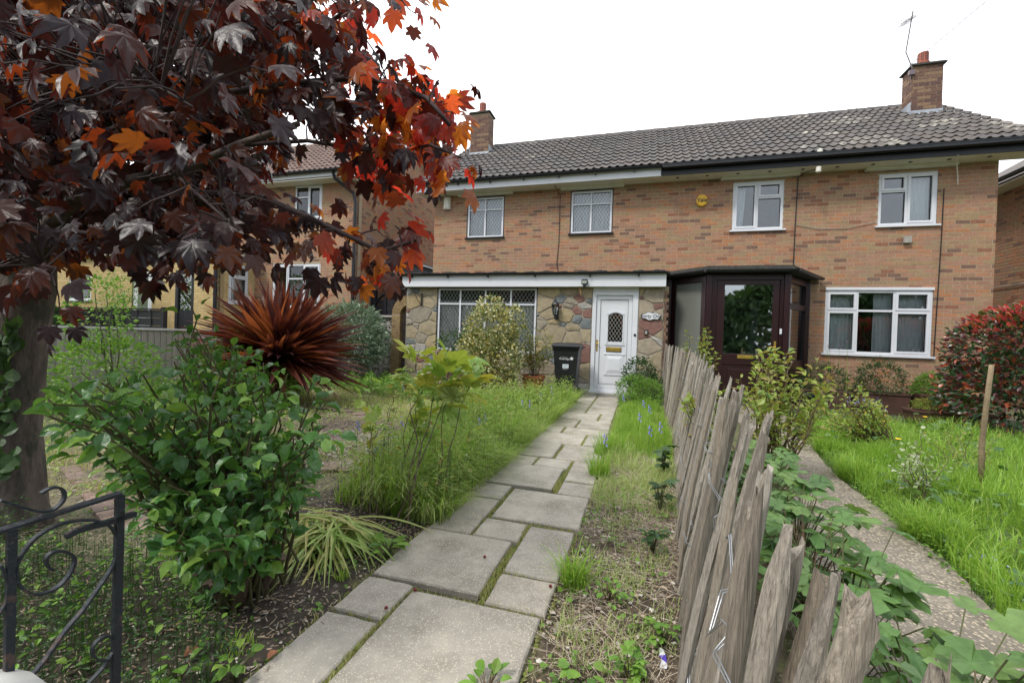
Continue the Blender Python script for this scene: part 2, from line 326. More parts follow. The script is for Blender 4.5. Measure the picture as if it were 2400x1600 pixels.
def glass(name, tintc=(.9, .95, .95), refl=.14):
    m_ = bpy.data.materials.new(name); m_.use_nodes = True; t = m_.node_tree; L = t.links.new; t.nodes.clear()
    o = N(t, 'ShaderNodeOutputMaterial'); tr = N(t, 'ShaderNodeBsdfTransparent'); tr.inputs[0].default_value = (*tintc, 1)
    gl = N(t, 'ShaderNodeBsdfGlossy'); gl.inputs['Roughness'].default_value = .02
    fr = N(t, 'ShaderNodeFresnel'); fr.inputs[0].default_value = 1.5
    ad_ = N(t, 'ShaderNodeMath', operation='ADD'); ad_.inputs[1].default_value = refl; L(fr.outputs[0], ad_.inputs[0])
    ms = N(t, 'ShaderNodeMixShader'); L(ad_.outputs[0], ms.inputs[0]); L(tr.outputs[0], ms.inputs[1]); L(gl.outputs[0], ms.inputs[2])
    L(ms.outputs[0], o.inputs[0]); return m_
glass_m = glass('window_glass', (.93, .96, .97), .07); glass_d = glass('porch_glass', (.8, .86, .84), .30)
def frosted():
    m_ = bpy.data.materials.new('obscured_glass'); m_.use_nodes = True; p = m_.node_tree.nodes['Principled BSDF']
    p.inputs['Base Color'].default_value = (.17, .18, .16, 1); p.inputs['Roughness'].default_value = .25; p.inputs['Alpha'].default_value = .9; return m_
frost_m = frosted()

# ------------------------------------------------------------------ leaf templates (x side, y along, z normal)
def T_oval(wd=.3, fold=.12, droop=.12):
    V = [(0,0,0),(-wd*.75,.25,fold*.7),(-wd,.52,fold),(-wd*.7,.78,fold*.4),(0,1,-droop),(wd*.7,.78,fold*.4),(wd,.52,fold),(wd*.75,.25,fold*.7),(0,.35,0),(0,.7,-droop*.3)]
    F = [(0,8,1),(1,8,2),(2,8,9),(2,9,3),(3,9,4),(0,7,8),(7,6,8),(6,9,8),(6,5,9),(5,4,9)]
    return V, F
def T_maple(kz=1.0, bend=0.0, ax=1.0):
    h = [(0,.0,0),(.12,-.07,-.02),(.36,-.12,-.08),(.36,.0,-.01),(.46,.06,-.02),(.66,.30,-.14),(.52,.33,-.04),(.42,.37,.04),(.54,.56,-.04),(.52,.80,-.12),(.38,.72,-.02),(.26,.62,.04),(.20,.74,.02),(.16,.88,-.02),(0,1.08,-.16)]
    V = [(0,.18,.03)]+h+[(-x,y,z) for x, y, z in h[-2:0:-1]]
    n = len(V)-1
    V = [(x*ax*(1+.12*math.sin(3*y+kz*5)), y, z*kz-bend*(x*x+(y-.2)**2)) for x, y, z in V]
    V += [(0,.55,-.01)]
    F = [(0,i,i+1) for i in range(1, n)]+[(0, n, 1)]
    return V, F
def T_palm():                               # broad 5-lobed weed leaf
    h = [(0,0,0),(.25,-.08,-.05),(.4,.12,0),(.28,.2,.04),(.58,.42,-.08),(.42,.56,0),(.2,.45,.05),(.3,.8,-.03),(0,1,-.12)]
    V = [(0,.15,.02)]+h+[(-x,y,z) for x, y, z in h[-2:0:-1]]
    n = len(V)-1; return V, [(0,i,i+1) for i in range(1, n)]+[(0, n, 1)]
def T_sword(wd=.03, bend=.12, seg=5):
    V = []; F = []
    for i in range(seg+1):
        s_ = i/seg; w_ = wd*(1-.2*s_)*(1 if s_ < .7 else (1-(s_-.7)/.3*.93)); z = -bend*s_*s_
        V += [(-w_, s_, z+w_*.5), (0, s_, z), (w_, s_, z+w_*.5)]
    for i in range(seg):
        a = 3*i; F += [(a,a+1,a+4),(a,a+4,a+3),(a+1,a+2,a+5),(a+1,a+5,a+4)]
    return V, F
OVAL = T_oval(); ROUND = T_oval(.42, .1, .15); NARROW = T_oval(.14, .05, .2); MAPLE = T_maple(); PALM = T_palm()
def sc_M(M, s): return M*np.asarray(s)[:, None, None]

def blades(parent, name, P, h, wd, mat, lean=None, curl=.5, tint=None, label=None, kind='stuff', spread=.35, cat=None):
    n = len(P); P = np.asarray(P, float); h = np.broadcast_to(h, n); wd = np.broadcast_to(wd, n)
    a = U(0, 2*np.pi, n); D = np.stack([np.cos(a), np.sin(a), 0*a], 1)*U(.2, 1, n)[:, None]*spread
    if lean is not None: D = D+np.asarray(lean)
    S = nrm(np.cross(D+1e-4, [0, 0, 1.0])); up = np.array([0, 0, 1.0]); V = []
    for s_, ww in ((0, 1), (.4, .85), (.75, .55)):
        c = P+h[:, None]*(up*(s_-.35*curl*s_**2.5)+D*(s_*.6+curl*s_**2.2))
        V += [c-S*(wd*ww/2)[:, None], c+S*(wd*ww/2)[:, None]]
    V.append(P+h[:, None]*(up*(1-.45*curl)+D*(.6+curl)))
    V = np.stack(V, 1); f = np.array([(0,1,3),(0,3,2),(2,3,5),(2,5,4),(4,5,6)])
    F = (f[None]+(np.arange(n)*7)[:, None, None]).reshape(-1, 3)
    t = U(0, 1, n) if tint is None else tint
    o = put(name, V.reshape(-1, 3), F, mat, parent, np.repeat(t, 7), False, kind)
    if label: o['label'] = label
    if cat: o['category'] = cat
    return o
def inpoly(x, y, poly):
    x = np.asarray(x); y = np.asarray(y); r = np.zeros(x.shape, bool); n = len(poly)
    for i in range(n):
        (x1, y1), (x2, y2) = poly[i], poly[(i+1) % n]
        if y1 == y2: continue
        r ^= ((y1 > y) != (y2 > y)) & (x < (x2-x1)*(y-y1)/(y2-y1)+x1)
    return r
def rpoly(poly, n):
    p = np.array(poly); lo, hi = p.min(0), p.max(0); out_ = []
    while len(out_) < n:
        q = U(lo, hi, (n*3, 2)); q = q[inpoly(q[:, 0], q[:, 1], poly)]; out_ += list(q)
    return np.array(out_[:n])
def clump(q, freq=3.0, thr=.45):           # keep points where a smooth field is high
    f = np.sin(q[:, 0]*freq*1.7+np.sin(q[:, 1]*freq)*1.3)*np.sin(q[:, 1]*freq*1.3+np.cos(q[:, 0]*freq*.8)*1.7)
    return q[(f*.5+.5+U(-.25, .25, len(q))) > thr]
def bez(a, b, lift, n=6, jit=.0):
    a = np.array(a, float); b = np.array(b, float); c = (a*.45+b*.55)+np.array([0, 0, lift]); c = c*1.0
    t = np.linspace(0, 1, n)[:, None]; p = (1-t)**2*a+2*t*(1-t)*c+t*t*b
    if jit: p[1:-1] += U(-jit, jit, (n-2, 3))
    return p
def leafset(P, D, up=.7, rnd=.5):
    n = len(P); D = nrm(D+U(-rnd, rnd, (n, 3))); Nn = np.tile([0, 0, 1.0], (n, 1))*up+U(-rnd, rnd, (n, 3))
    M = frames(D, Nn); M[:, :, 0] *= U(.7, 1.12, n)[:, None]; M[:, :, 2] *= U(.3, 1.8, n)[:, None]; return M
def shrub(name, label, cat, b, blobs, n, size, T, mt, nparts=0, stems=7, stem_m=None, up=.5, rnd=.7, part='leaf', group=None, shell=.55, hang=0.0, thick=.012):
    root = thing(name, label, cat, tuple(b), group); V = np.array([bb[3]*bb[4]*bb[5] for bb in blobs]); V = V/V.sum()
    P = []; D = []
    for bb, v in zip(blobs, V):
        k = int(n*v)+1; d = nrm(RNG.normal(size=(k, 3))); r = U(shell, 1, k)[:, None]**.6*(1+U(-.12, .12, k)[:, None])
        P.append(np.array(bb[:3])+d*r*np.array(bb[3:])); D.append(d+np.array([0, 0, -hang]))
    P = np.concatenate(P); D = np.concatenate(D); k = P[:, 2] > b[2]+.02; P, D = P[k], D[k]
    M = sc_M(leafset(P, D, up, rnd), U(.7, 1.25, len(P))*size)
    s_ = MB()
    for i in range(stems):
        bb = blobs[i % len(blobs)]; e_ = np.array(bb[:3])+nrm(RNG.normal(size=3))*np.array(bb[3:])*.6
        s_.tube(bez(np.array(b)+np.array([U(-.05, .05), U(-.05, .05), -.03]), e_, .1, 6, .03), np.linspace(thick, thick*.3, 6), 5)
    s_.build('stem', stem_m or woody, root)
    scatter(root, part, T, M, P, mt, nparts, stuffname='foliage' if not nparts else part)
    return root
def stemmy(name, label, cat, b, tips, size, T, mt, nparts=300, stem_m=None, spread=.12, lift=.25, per=14, r0=.008, start=.4, group=None, whorl=.05, up=.8, stemname='stem', part='leaf', rnd=.45, jit=.03):
    root = thing(name, label, cat, tuple(b), group); s_ = MB(); P = []; D = []
    for tp in tips:
        tp = np.array(tp, float); o = np.array(b)+np.array([U(-spread, spread), U(-spread, spread), -.03])
        c = bez(o, tp, lift*np.linalg.norm(tp-o)*U(.3, 1), 8, jit)
        s_.tube(c, np.linspace(r0*U(.7, 1.2), r0*.3, 8), 5, False)
        for q in range(per):
            t = start+(1-start)*(q+U(0, 1))/per; i = min(6, int(t*7)); f = t*7-i; p = c[i]*(1-f)+c[i+1]*f
            ax = nrm(c[i+1]-c[i]); d = nrm(np.cross(ax, nrm(RNG.normal(size=3)))); P.append(p+d*whorl*U(.2, 1)); D.append(d+ax*.5)
    s_.build(stemname, stem_m or stem_g, root)
    P = np.array(P); D = np.array(D); M = sc_M(leafset(P, D, up, rnd), U(.6, 1.2, len(P))*size)
    scatter(root, part, T, M, P, mt, nparts)
    return root

BOX = ([(-.5,0,-.5),(.5,0,-.5),(.5,0,.5),(-.5,0,.5),(-.5,1,-.5),(.5,1,-.5),(.5,1,.5),(-.5,1,.5)], [(0,1,2,3),(1,5,6,2),(4,0,3,7),(3,2,6,7),(4,5,1,0)])
def subtract(a0, a1, holes):
    segs = [(a0, a1)]
    for h0, h1 in holes:
        ns = []
        for s0, s1 in segs:
            if h1 <= s0 or h0 >= s1: ns.append((s0, s1)); continue
            if h0 > s0: ns.append((s0, h0))
            if h1 < s1: ns.append((h1, s1))
        segs = ns
    return segs
def brick_field(x0, x1, z0, z1, holes=(), bl=.225, bh=.075, j=.011, mapf=None, poly=None):
    """bricks in a wall plane with local coords (x, z); returns M,P in world through mapf(x, z, depth)->point & axes"""
    Ms, Ps = [], []; z = z0; k = 0
    ex, en, ez, org = mapf
    while z+bh <= z1+1e-6:
        off = (k % 2)*bl/2; x = x0-off; hs = [(h[0], h[1]) for h in holes if h[2] < z+bh-.01 and h[3] > z+.01]
        while x < x1:
            a, b_ = max(x+j/2, x0), min(x+bl-j/2, x1)
            if b_-a > .03:
                for s0, s1 in subtract(a, b_, hs):
                    if s1-s0 < .03: continue
                    cx, cz = (s0+s1)/2, z+bh/2
                    if poly is not None and not inpoly(np.array([cx]), np.array([cz]), poly)[0]: continue
                    Ms.append(np.stack([ex*(s1-s0), en*.03, ez*(bh-j)], 1)); Ps.append(org+ex*cx+ez*cz+en*(.0008+U(-.001, .001)))
            x += bl
        z += bh; k += 1
    return Ms, Ps
def flat_wall(mb, x0, x1, z0, z1, holes, y0, y1):
    xs = sorted({x0, x1, *[h for q in holes for h in q[:2] if x0 < h < x1]}); zs = sorted({z0, z1, *[h for q in holes for h in q[2:4] if z0 < h < z1]})
    for a, b_ in zip(xs, xs[1:]):
        for c, d in zip(zs, zs[1:]):
            cx, cz = (a+b_)/2, (c+d)/2
            if any(h[0] < cx < h[1] and h[2] < cz < h[3] for h in holes): continue
            mb.box(a, b_, y0, y1, c, d)

# ------------------------------------------------------------------ building parts
EX, EY, EZ = np.eye(3)
def lattice(mb, x0, x1, z0, z1, y, s=.075, r=1.55, w_=.0027):
    """diamond leading: crossing diagonal bars clipped to a pane"""
    H = z1-z0; W = x1-x0
    for sg in (1, -1):
        k = -int(H/(s*r))-2
        while k*s < W+H/r+s:
            if sg == 1: f = lambda z, k=k: x0+k*s+(z-z0)/r
            else: f = lambda z, k=k: x1-k*s-(z-z0)/r
            za, zb = z0, z1; xa, xb = f(za), f(zb)
            lo, hi = 0.0, 1.0
            for bound, sign in ((x0, 1), (x1, -1)):
                da, db = sign*(xa-bound), sign*(xb-bound)
                if da < 0 and db < 0: lo = 2
                elif da < 0: lo = max(lo, da/(da-db))
                elif db < 0: hi = min(hi, da/(da-db))
            if hi-lo > .02:
                p = (xa+(xb-xa)*lo, za+(zb-za)*lo); q = (xa+(xb-xa)*hi, za+(zb-za)*hi)
                mb.prism([(p[0]-w_, p[1]), (p[0]+w_, p[1]), (q[0]+w_, q[1]), (q[0]-w_, q[1])], y-.003*(1+.4*sg), y-.0005+.001*sg, 'y')
            k += 1
def curtain(mb, x0, x1, z0, z1, y, fold=.055, amp=.02, tie=0.0):
    n = max(8, int((x1-x0)/.012)); V = []; ph = U(0, 6)
    zs = np.linspace(z0, z1, 7)
    for z in zs:
        g = (z1-z)/(z1-z0)
        for i in range(n+1):
            x = x0+(x1-x0)*i/n; xx = x+(tie*g*g*(x-x0)/(x1-x0) if tie else 0)
            V.append((xx, y+amp*math.sin(2*math.pi*x/fold+ph+.8*math.sin(x*9))+.006*math.sin(x*60+z*7), z))
    F = [(j*(n+1)+i, j*(n+1)+i+1, (j+1)*(n+1)+i+1, (j+1)*(n+1)+i) for j in range(6) for i in range(n)]
    mb.add(V, F)
def window(root, x0, x1, z0, z1, y, cols, rows, sash=(), lead=False, curt=(), fw=.05, sill=None, head=0, surround=False, xfm=None, fm=None, gm=None, room=room_m, lm=None, lsp=.075, depth=1.3):
    """cols: column edges as fractions; rows[i]: split heights of column i (fractions)"""
    fm = fm or white_m; gm = gm or glass_m
    def B(mb, nm, m_, par, **k):
        if xfm: mb.xf(xfm)
        return mb.build(nm, m_, par, **k)
    W, H = x1-x0, z1-z0; f = MB(); ya, yb = y+.012, y+.075
    f.box(x0, x0+fw, ya, yb, z0, z1).box(x1-fw, x1, ya, yb, z0, z1).box(x0+fw, x1-fw, ya, yb, z0, z0+fw).box(x0+fw, x1-fw, ya, yb, z1-fw, z1)
    xs = [x0+c*W for c in cols]
    for c in xs[1:-1]: f.box(c-fw*.45, c+fw*.45, ya+.002, yb, z0+fw, z1-fw)
    cells = []
    for i in range(len(xs)-1):
        a = xs[i]+(fw if i == 0 else fw*.45); b_ = xs[i+1]-(fw if i == len(xs)-2 else fw*.45)
        zz = [z0]+[z0+r*H for r in rows[i]]+[z1]
        for j in range(len(zz)-1):
            c = zz[j]+(fw if j == 0 else fw*.4); d = zz[j+1]-(fw if j == len(zz)-2 else fw*.4); cells.append((a, b_, c, d, (i, j)))
        for r in zz[1:-1]: f.box(a, b_, ya+.003, yb, r-fw*.4, r+fw*.4)
    wo = B(f, 'window', fm, root)
    for a, b_, c, d, key in cells:
        if key in sash:
            s_ = .032; q = MB(); yy = (ya-.012, ya+.02)
            q.box(a-.008, a+s_, *yy, c-.008, d+.008).box(b_-s_, b_+.008, *yy, c-.008, d+.008).box(a+s_, b_-s_, *yy, c-.008, c+s_).box(a+s_, b_-s_, *yy, d-s_, d+.008)
            B(q, 'sash', fm, wo); a += s_; b_ -= s_; c += s_; d -= s_
        g = MB().box(a, b_, y+.045, y+.052, c, d); B(g, 'pane', gm, wo)
        seal = MB(); t_ = .006
        for q in ((a, a+t_, c, d), (b_-t_, b_, c, d), (a+t_, b_-t_, c, c+t_), (a+t_, b_-t_, d-t_, d)): seal.box(q[0], q[1], y+.03, y+.044, q[2], q[3])
        B(seal, 'glazing_seal', black_m, wo)
        if lead:
            q = MB(); lattice(q, a, b_, c, d, y+.043, lsp); B(q, 'leading', lm or leading_m, wo)
    if curt:
        for (a, b_, c, d, *tie) in curt:
            q = MB(); curtain(q, x0+a*W, x0+b_*W, z0+c*H, z0+d*H, y+.16, tie=(tie[0] if tie else 0)); B(q, 'curtain', cloth_m, wo, smooth=True)
    if sill is not None:
        q = MB().box(x0-.05, x1+.05, y-.05, y+.06, z0-.035, z0-.002); B(q, 'sill', sill, wo)
    if head:
        q = MB().box(x0-.01, x1+.01, y-.02, y+.06, z1+.002, z1+head); B(q, 'head_trim', fm, wo)
    if surround:
        q = MB(); t_ = .022
        q.box(x0-t_, x0-.001, y-.002, y+.05, z0, z1+t_).box(x1+.001, x1+t_, y-.002, y+.05, z0, z1+t_).box(x0-t_, x1+t_, y-.004, y+.05, z1+.001, z1+t_)
        B(q, 'surround', black_m, wo)
    if room:
        q = MB(); Y2 = y+depth; e_ = .1
        q.add([(x0-e_, y+.08, z0-e_), (x1+e_, y+.08, z0-e_), (x1+e_, y+.08, z1+e_), (x0-e_, y+.08, z1+e_), (x0-e_, Y2, z0-e_), (x1+e_, Y2, z0-e_), (x1+e_, Y2, z1+e_), (x0-e_, Y2, z1+e_)],
              [(4,5,6,7), (0,1,5,4), (3,7,6,2), (0,4,7,3), (1,2,6,5)])
        B(q, 'interior', room, wo)
    return wo

def T_tile():
    n = 12; V = []; F = []
    for j, (s_, up) in enumerate(((-.08, .0), (1, .026))):       # back row first
        pass
    xs = np.linspace(0, 1.04, n+1); zz = [.016*math.sin(2*math.pi*2*x+.6)+.006*math.sin(2*math.pi*4*x) for x in xs]
    for yy, dz in ((0, .034), (.55, .020), (1.12, .004)):
        V += [(x*.33, yy*.333, z+dz) for x, z in zip(xs, zz)]
    V += [(x*.33, 0.004, z+.012) for x, z in zip(xs, zz)]
    k = n+1
    for r in (0, 1):
        for i in range(n): F += [(r*k+i, r*k+i+1, (r+1)*k+i+1), (r*k+i, (r+1)*k+i+1, (r+1)*k+i)]
    for i in range(n): F += [(3*k+i, 3*k+i+1, i+1), (3*k+i, i+1, i)]
    a = len(V); V += [(1.04*.33, .333*1.1, -.02), (1.04*.33, 0, -.01)]
    F += [(n, 2*k+n, a), (n, a, a+1)]
    return V, F
TILE = T_tile()
def roof(root, x0, x1, y0, yr, y2, z0, zr, tmat, npart, lich=None, name='roof'):
    s_ = np.array([0, yr-y0, zr-z0]); L_ = np.linalg.norm(s_); s_ /= L_; nn = np.array([0, -s_[2], s_[1]])
    mb = MB().prism([(y0+.02, z0-.03), (yr, zr-.03), (y2, z0-.03), (y2, z0-.09), (yr, zr-.10), (y0+.02, z0-.09)], x0+.02, x1-.02, 'x')
    ro = mb.build(name, roofdeck, root)
    nc = int(round(L_/.3325)); g = L_/nc; nx = int(round((x1-x0)/.33)); wx = (x1-x0)/nx; P = []; M = []
    for r in range(nc):
        for c in range(nx):
            P.append(np.array([x0+c*wx, y0-.05, z0])+s_*(r*g)+U(-.003, .003, 3)+nn*.002)
            a = U(-.008, .008); ex = np.array([math.cos(a), 0, math.sin(a)])
            M.append(np.stack([ex*wx/.33, s_*g/.333, nn], 1))
    P = np.array(P); M = np.array(M)
    if lich is not None:
        sel = lich(P); scatter(ro, 'tile', TILE, M[sel], P[sel], tile_l, min(npart//3, int(sel.sum())), smooth=False)
        scatter(ro, 'tile', TILE, M[~sel], P[~sel], tmat, npart-min(npart//3, int(sel.sum())))
    else: scatter(ro, 'tile', TILE, M, P, tmat, npart)
    # rear slope, same tiles, one piece
    P2 = P.copy(); P2[:, 1] = yr+(yr-P[:, 1])*(y2-yr)/(yr-y0); M2 = M.copy(); M2[:, 1, :] *= -1
    scatter(ro, 'rear_tile', TILE, M2, P2, tmat, 0)
    k = int((x1-x0)/.42)
    ridge = []
    for i in range(k):
        a = x0+i*(x1-x0)/k; V = []
        for xx, rr in ((a, .135), (a+(x1-x0)/k+.02, .125)):
            V += [(xx, yr+rr*math.cos(t), zr-.055+rr*math.sin(t)) for t in np.linspace(-.15, math.pi+.15, 9)]
        F = [(q, q+1, 9+q+1, 9+q) for q in range(8)]+[tuple(range(9))]
        MB().add(V, F).build('ridge_tile', tmat, ro)
    return ro
def gutter(root, pts, mt=None, r=.055, name='gutter'):
    mt = mt or black_m; pts = [np.array(p, float) for p in pts]; mb = MB()
    for a, b_ in zip(pts, pts[1:]):
        d = nrm(b_-a); s_ = nrm(np.cross(d, EZ)); V = []
        for p in (a, b_):
            V += [p+s_*(r*math.cos(t))+EZ*(r*math.sin(t)) for t in np.linspace(math.pi, 2*math.pi, 7)]+[p+s_*(r*.86*math.cos(t))+EZ*(r*.86*math.sin(t)) for t in np.linspace(2*math.pi, math.pi, 7)]
        mb.add(V, [(i, (i+1) % 14, 14+(i+1) % 14, 14+i) for i in range(14)]+[tuple(range(14)), tuple(range(14, 28))[::-1]])
    return mb.build(name, mt, root)
def chimney(root, x0, x1, y0, y1, zb, zt, npart, pot=True, flash=True):
    co = MB().box(x0+.006, x1-.006, y0+.006, y1-.006, zb-.6, zt).build('chimney', mortar_d, root)
    M = []; P = []
    for ex, en, org, L_ in ((EX, EY, (x0, y0, zb-.3), x1-x0), (EY, -EX, (x1, y0, zb-.3), y1-y0), (EY, EX, (x0, y0, zb-.3), y1-y0), (EX, -EY, (x0, y1, zb-.3), x1-x0)):
        a, b_ = brick_field(0, L_, 0, zt-zb+.3, bl=.225, mapf=(ex, en, EZ, np.array(org))); M += a; P += b_
    scatter(co, 'brick', BOX, np.array(M), np.array(P), brick_dk, npart)
    cap = MB().box(x0-.05, x1+.05, y0-.05, y1+.05, zt, zt+.03).box(x0-.035, x1+.035, y0-.035, y1+.035, zt+.03, zt+.055); cap.build('chimney_cap', felt_m, co, bevel=.008)
    if flash:
        fl = MB().box(x0-.012, x1+.012, y0-.014, y0+.02, zb-.02, zb+.13).box(x0-.016, x0+.02, y0+.02, y1+.02, zb, zb+.34).box(x1-.02, x1+.016, y0+.02, y1+.02, zb, zb+.34)
        fl.prism([(y0-.22, zb-.155+.045), (y0-.01, zb-.01+.045), (y0-.01, zb+.0+.06), (y0-.22, zb-.155+.06)], x0-.12, x1+.16, 'x')
        fl.build('flashing', lead_m, co)
    if pot:
        c = ((x0+x1)/2, (y0+y1)/2, zt+.05)
        p = MB().lathe(c, [(.13, 0), (.12, .08), (.125, .1), (.105, .1), (.10, .12), (.10, .33), (.085, .345), (0, .35)], 18).build('chimney_pot', redpot, co, smooth=False)
        lv = MB()
        for k in range(5):
            for a in range(8):
                t = a*math.pi/4+.2
                lv.prism([(c[0]+.103*math.cos(t-.25), c[1]+.103*math.sin(t-.25)), (c[0]+.103*math.cos(t+.25), c[1]+.103*math.sin(t+.25)), (c[0]+.09*math.cos(t+.25), c[1]+.09*math.sin(t+.25)), (c[0]+.09*math.cos(t-.25), c[1]+.09*math.sin(t-.25))], c[2]+.14+k*.038, c[2]+.158+k*.038)
        lv.build('pot_louvre', black_m, co)
    return co
def text(name, s_, size, loc, mt, parent, rot=(math.pi/2, 0, 0), ext=.002, sx=1.0, font_shear=0):
    cu = bpy.data.curves.new(name, 'FONT'); cu.body = s_; cu.size = size; cu.extrude = ext; cu.align_x = 'CENTER'; cu.align_y = 'CENTER'; cu.shear = font_shear
    tmp = bpy.data.objects.new('tmp', cu); COL.objects.link(tmp); dg = bpy.context.evaluated_depsgraph_get(); me = bpy.data.meshes.new_from_object(tmp.evaluated_get(dg))
    bpy.data.objects.remove(tmp); me.materials.clear(); me.materials.append(mt); me.name = name
    o = bpy.data.objects.new(name, me); COL.objects.link(o); o.parent = parent; o.location = np.array(loc)-base(parent); o.rotation_euler = rot; o.scale = (sx, 1, 1); WB[o.name] = np.array(loc, float)
    return o

# ------------------------------------------------------------------ the pair of brick houses
H = thing('semi_detached_house', 'pair of two storey brick houses with stone clad front extension and dark bay porch', 'house', (.5, 10.1, 0))
W1, W2, W3, W4, W5 = (-4.255, -3.32, 3.59, 4.57), (-1.665, -.735, 3.60, 4.57), (1.745, 2.69, 3.55, 4.55), (4.31, 5.235, 3.54, 4.54), (3.495, 5.235, 1.05, 2.30)
holes = [W1, W2, W3, W4, W5]
mb = MB(); flat_wall(mb, -5.17, 6.12, 0, 4.68, holes+[(1.4, 2.3, .15, 2.1)], 10.103, 10.25)
mb.box(-5.17, -5.0, 10.25, 15.9, 0, 4.68).box(5.95, 6.12, 10.25, 15.9, 0, 4.68).box(-5.0, 5.95, 15.75, 15.9, 0, 4.68)
for xa in (-5.17, 5.97): mb.prism([(10.1, 4.68), (15.9, 4.68), (13, 6.85)], xa, xa+.15, 'x')
wall = mb.build('wall', mortar_m, H)
M, P = brick_field(-5.17, 6.12, 0, 4.66, [h for h in holes]+[(-5.3, .41, -1, 2.5), (.55, 3.15, -1, 2.5)], mapf=(EX, EY, EZ, np.array([0, 10.1, 0.])))
P = np.array(P); M = np.array(M); scatter(wall, 'brick', BOX, M, P, brick_m, 230)
roof(H, -5.47, 6.5, 9.7, 13, 16.3, 4.88, 7.12, tile_m, 300, lich=lambda P: ((P[:, 0] > 3.0) & (P[:, 1] < 12.2) & (np.sin(P[:, 0]*2.3+P[:, 1]*3)+U(-1, 1, len(P)) > .75)) | (U(0, 1, len(P)) > .98))
chimney(H, 5.67, 6.23, 12.0, 12.42, 6.43, 7.56, 50)
chimney(H, -5.08, -4.5, 12.05, 12.47, 6.45, 7.72, 20, pot=True)
MB().box(-5.45, .28, 9.70, 9.725, 4.66, 4.83).build('fascia', white_m, H)
MB().box(.30, 6.6, 9.705, 9.725, 4.66, 4.83).build('fascia', black_m, H)
sf = MB().box(-5.45, 6.6, 9.726, 10.098, 4.655, 4.675)
for h in (W1, W2, W3, W4): sf.box(h[0]-.25, h[1]+.25, 9.99, 10.097, 4.60, 4.654)
sf.build('soffit', cream_m, H)
for xa, xb in ((-5.5, -5.42), (6.42, 6.5)):
    MB().prism([(9.72, 4.66), (9.72, 4.86), (13, 7.06), (16.2, 4.86), (16.2, 4.66), (13, 6.86)], xa, xb, 'x').build('bargeboard', white_m if xa < 0 else black_m, H)
gutter(H, [(-5.5, 9.63, 4.86), (.35, 9.63, 4.86)]); gutter(H, [(.33, 9.625, 4.84), (6.6, 9.625, 4.84)], r=.068)
MB().box(.3, 6.65, 9.56, 9.575, 4.785, 4.86).build('gutter_face', black_m, H)
br = MB()
for x in np.arange(-5.2, .3, .82): br.box(x, x+.03, 9.6, 9.70, 4.77, 4.80)
br.build('gutter_bracket', black_m, H, kind='stuff')
for i, x in enumerate(np.arange(.62, 6.4, .58)):
    MB().lathe((x, 9.86, 4.648), [(0, 0), (.03, 0), (.034, .004), (.034, .008)], 12).build('soffit_vent', black_m, H)
window(H, *W1, 10.1, [0, .49, 1], [[.69], [.69]], lead=True, curt=[(0, 1, 0, .98)], sill=black_m, surround=True, fw=.045, lm=leading_m)
window(H, *W2, 10.1, [0, .49, 1], [[.69], [.69]], lead=True, curt=[(0, 1, 0, .98)], sill=black_m, surround=True, fw=.045, lm=leading_m)
window(H, *W3, 10.1, [0, .49, 1], [[], [.66]], sash=[(0, 0), (1, 1)], curt=[(.04, .28, 0, .95, -.05)], sill=white_m)
window(H, *W4, 10.1, [0, .49, 1], [[.66], []], sash=[(0, 1), (1, 0)], curt=[(.60, .98, 0, .95, .05)], sill=white_m)
window(H, *W5, 10.1, [0, .31, .66, 1], [[.68], [.68], [.68]], sash=[(0, 0), (0, 1), (2, 0), (2, 1)], curt=[(.02, .31, 0, .96), (.50, .67, 0, .96, .12), (.68, .98, 0, .96)], sill=white_m, head=.055, room=darkroom)

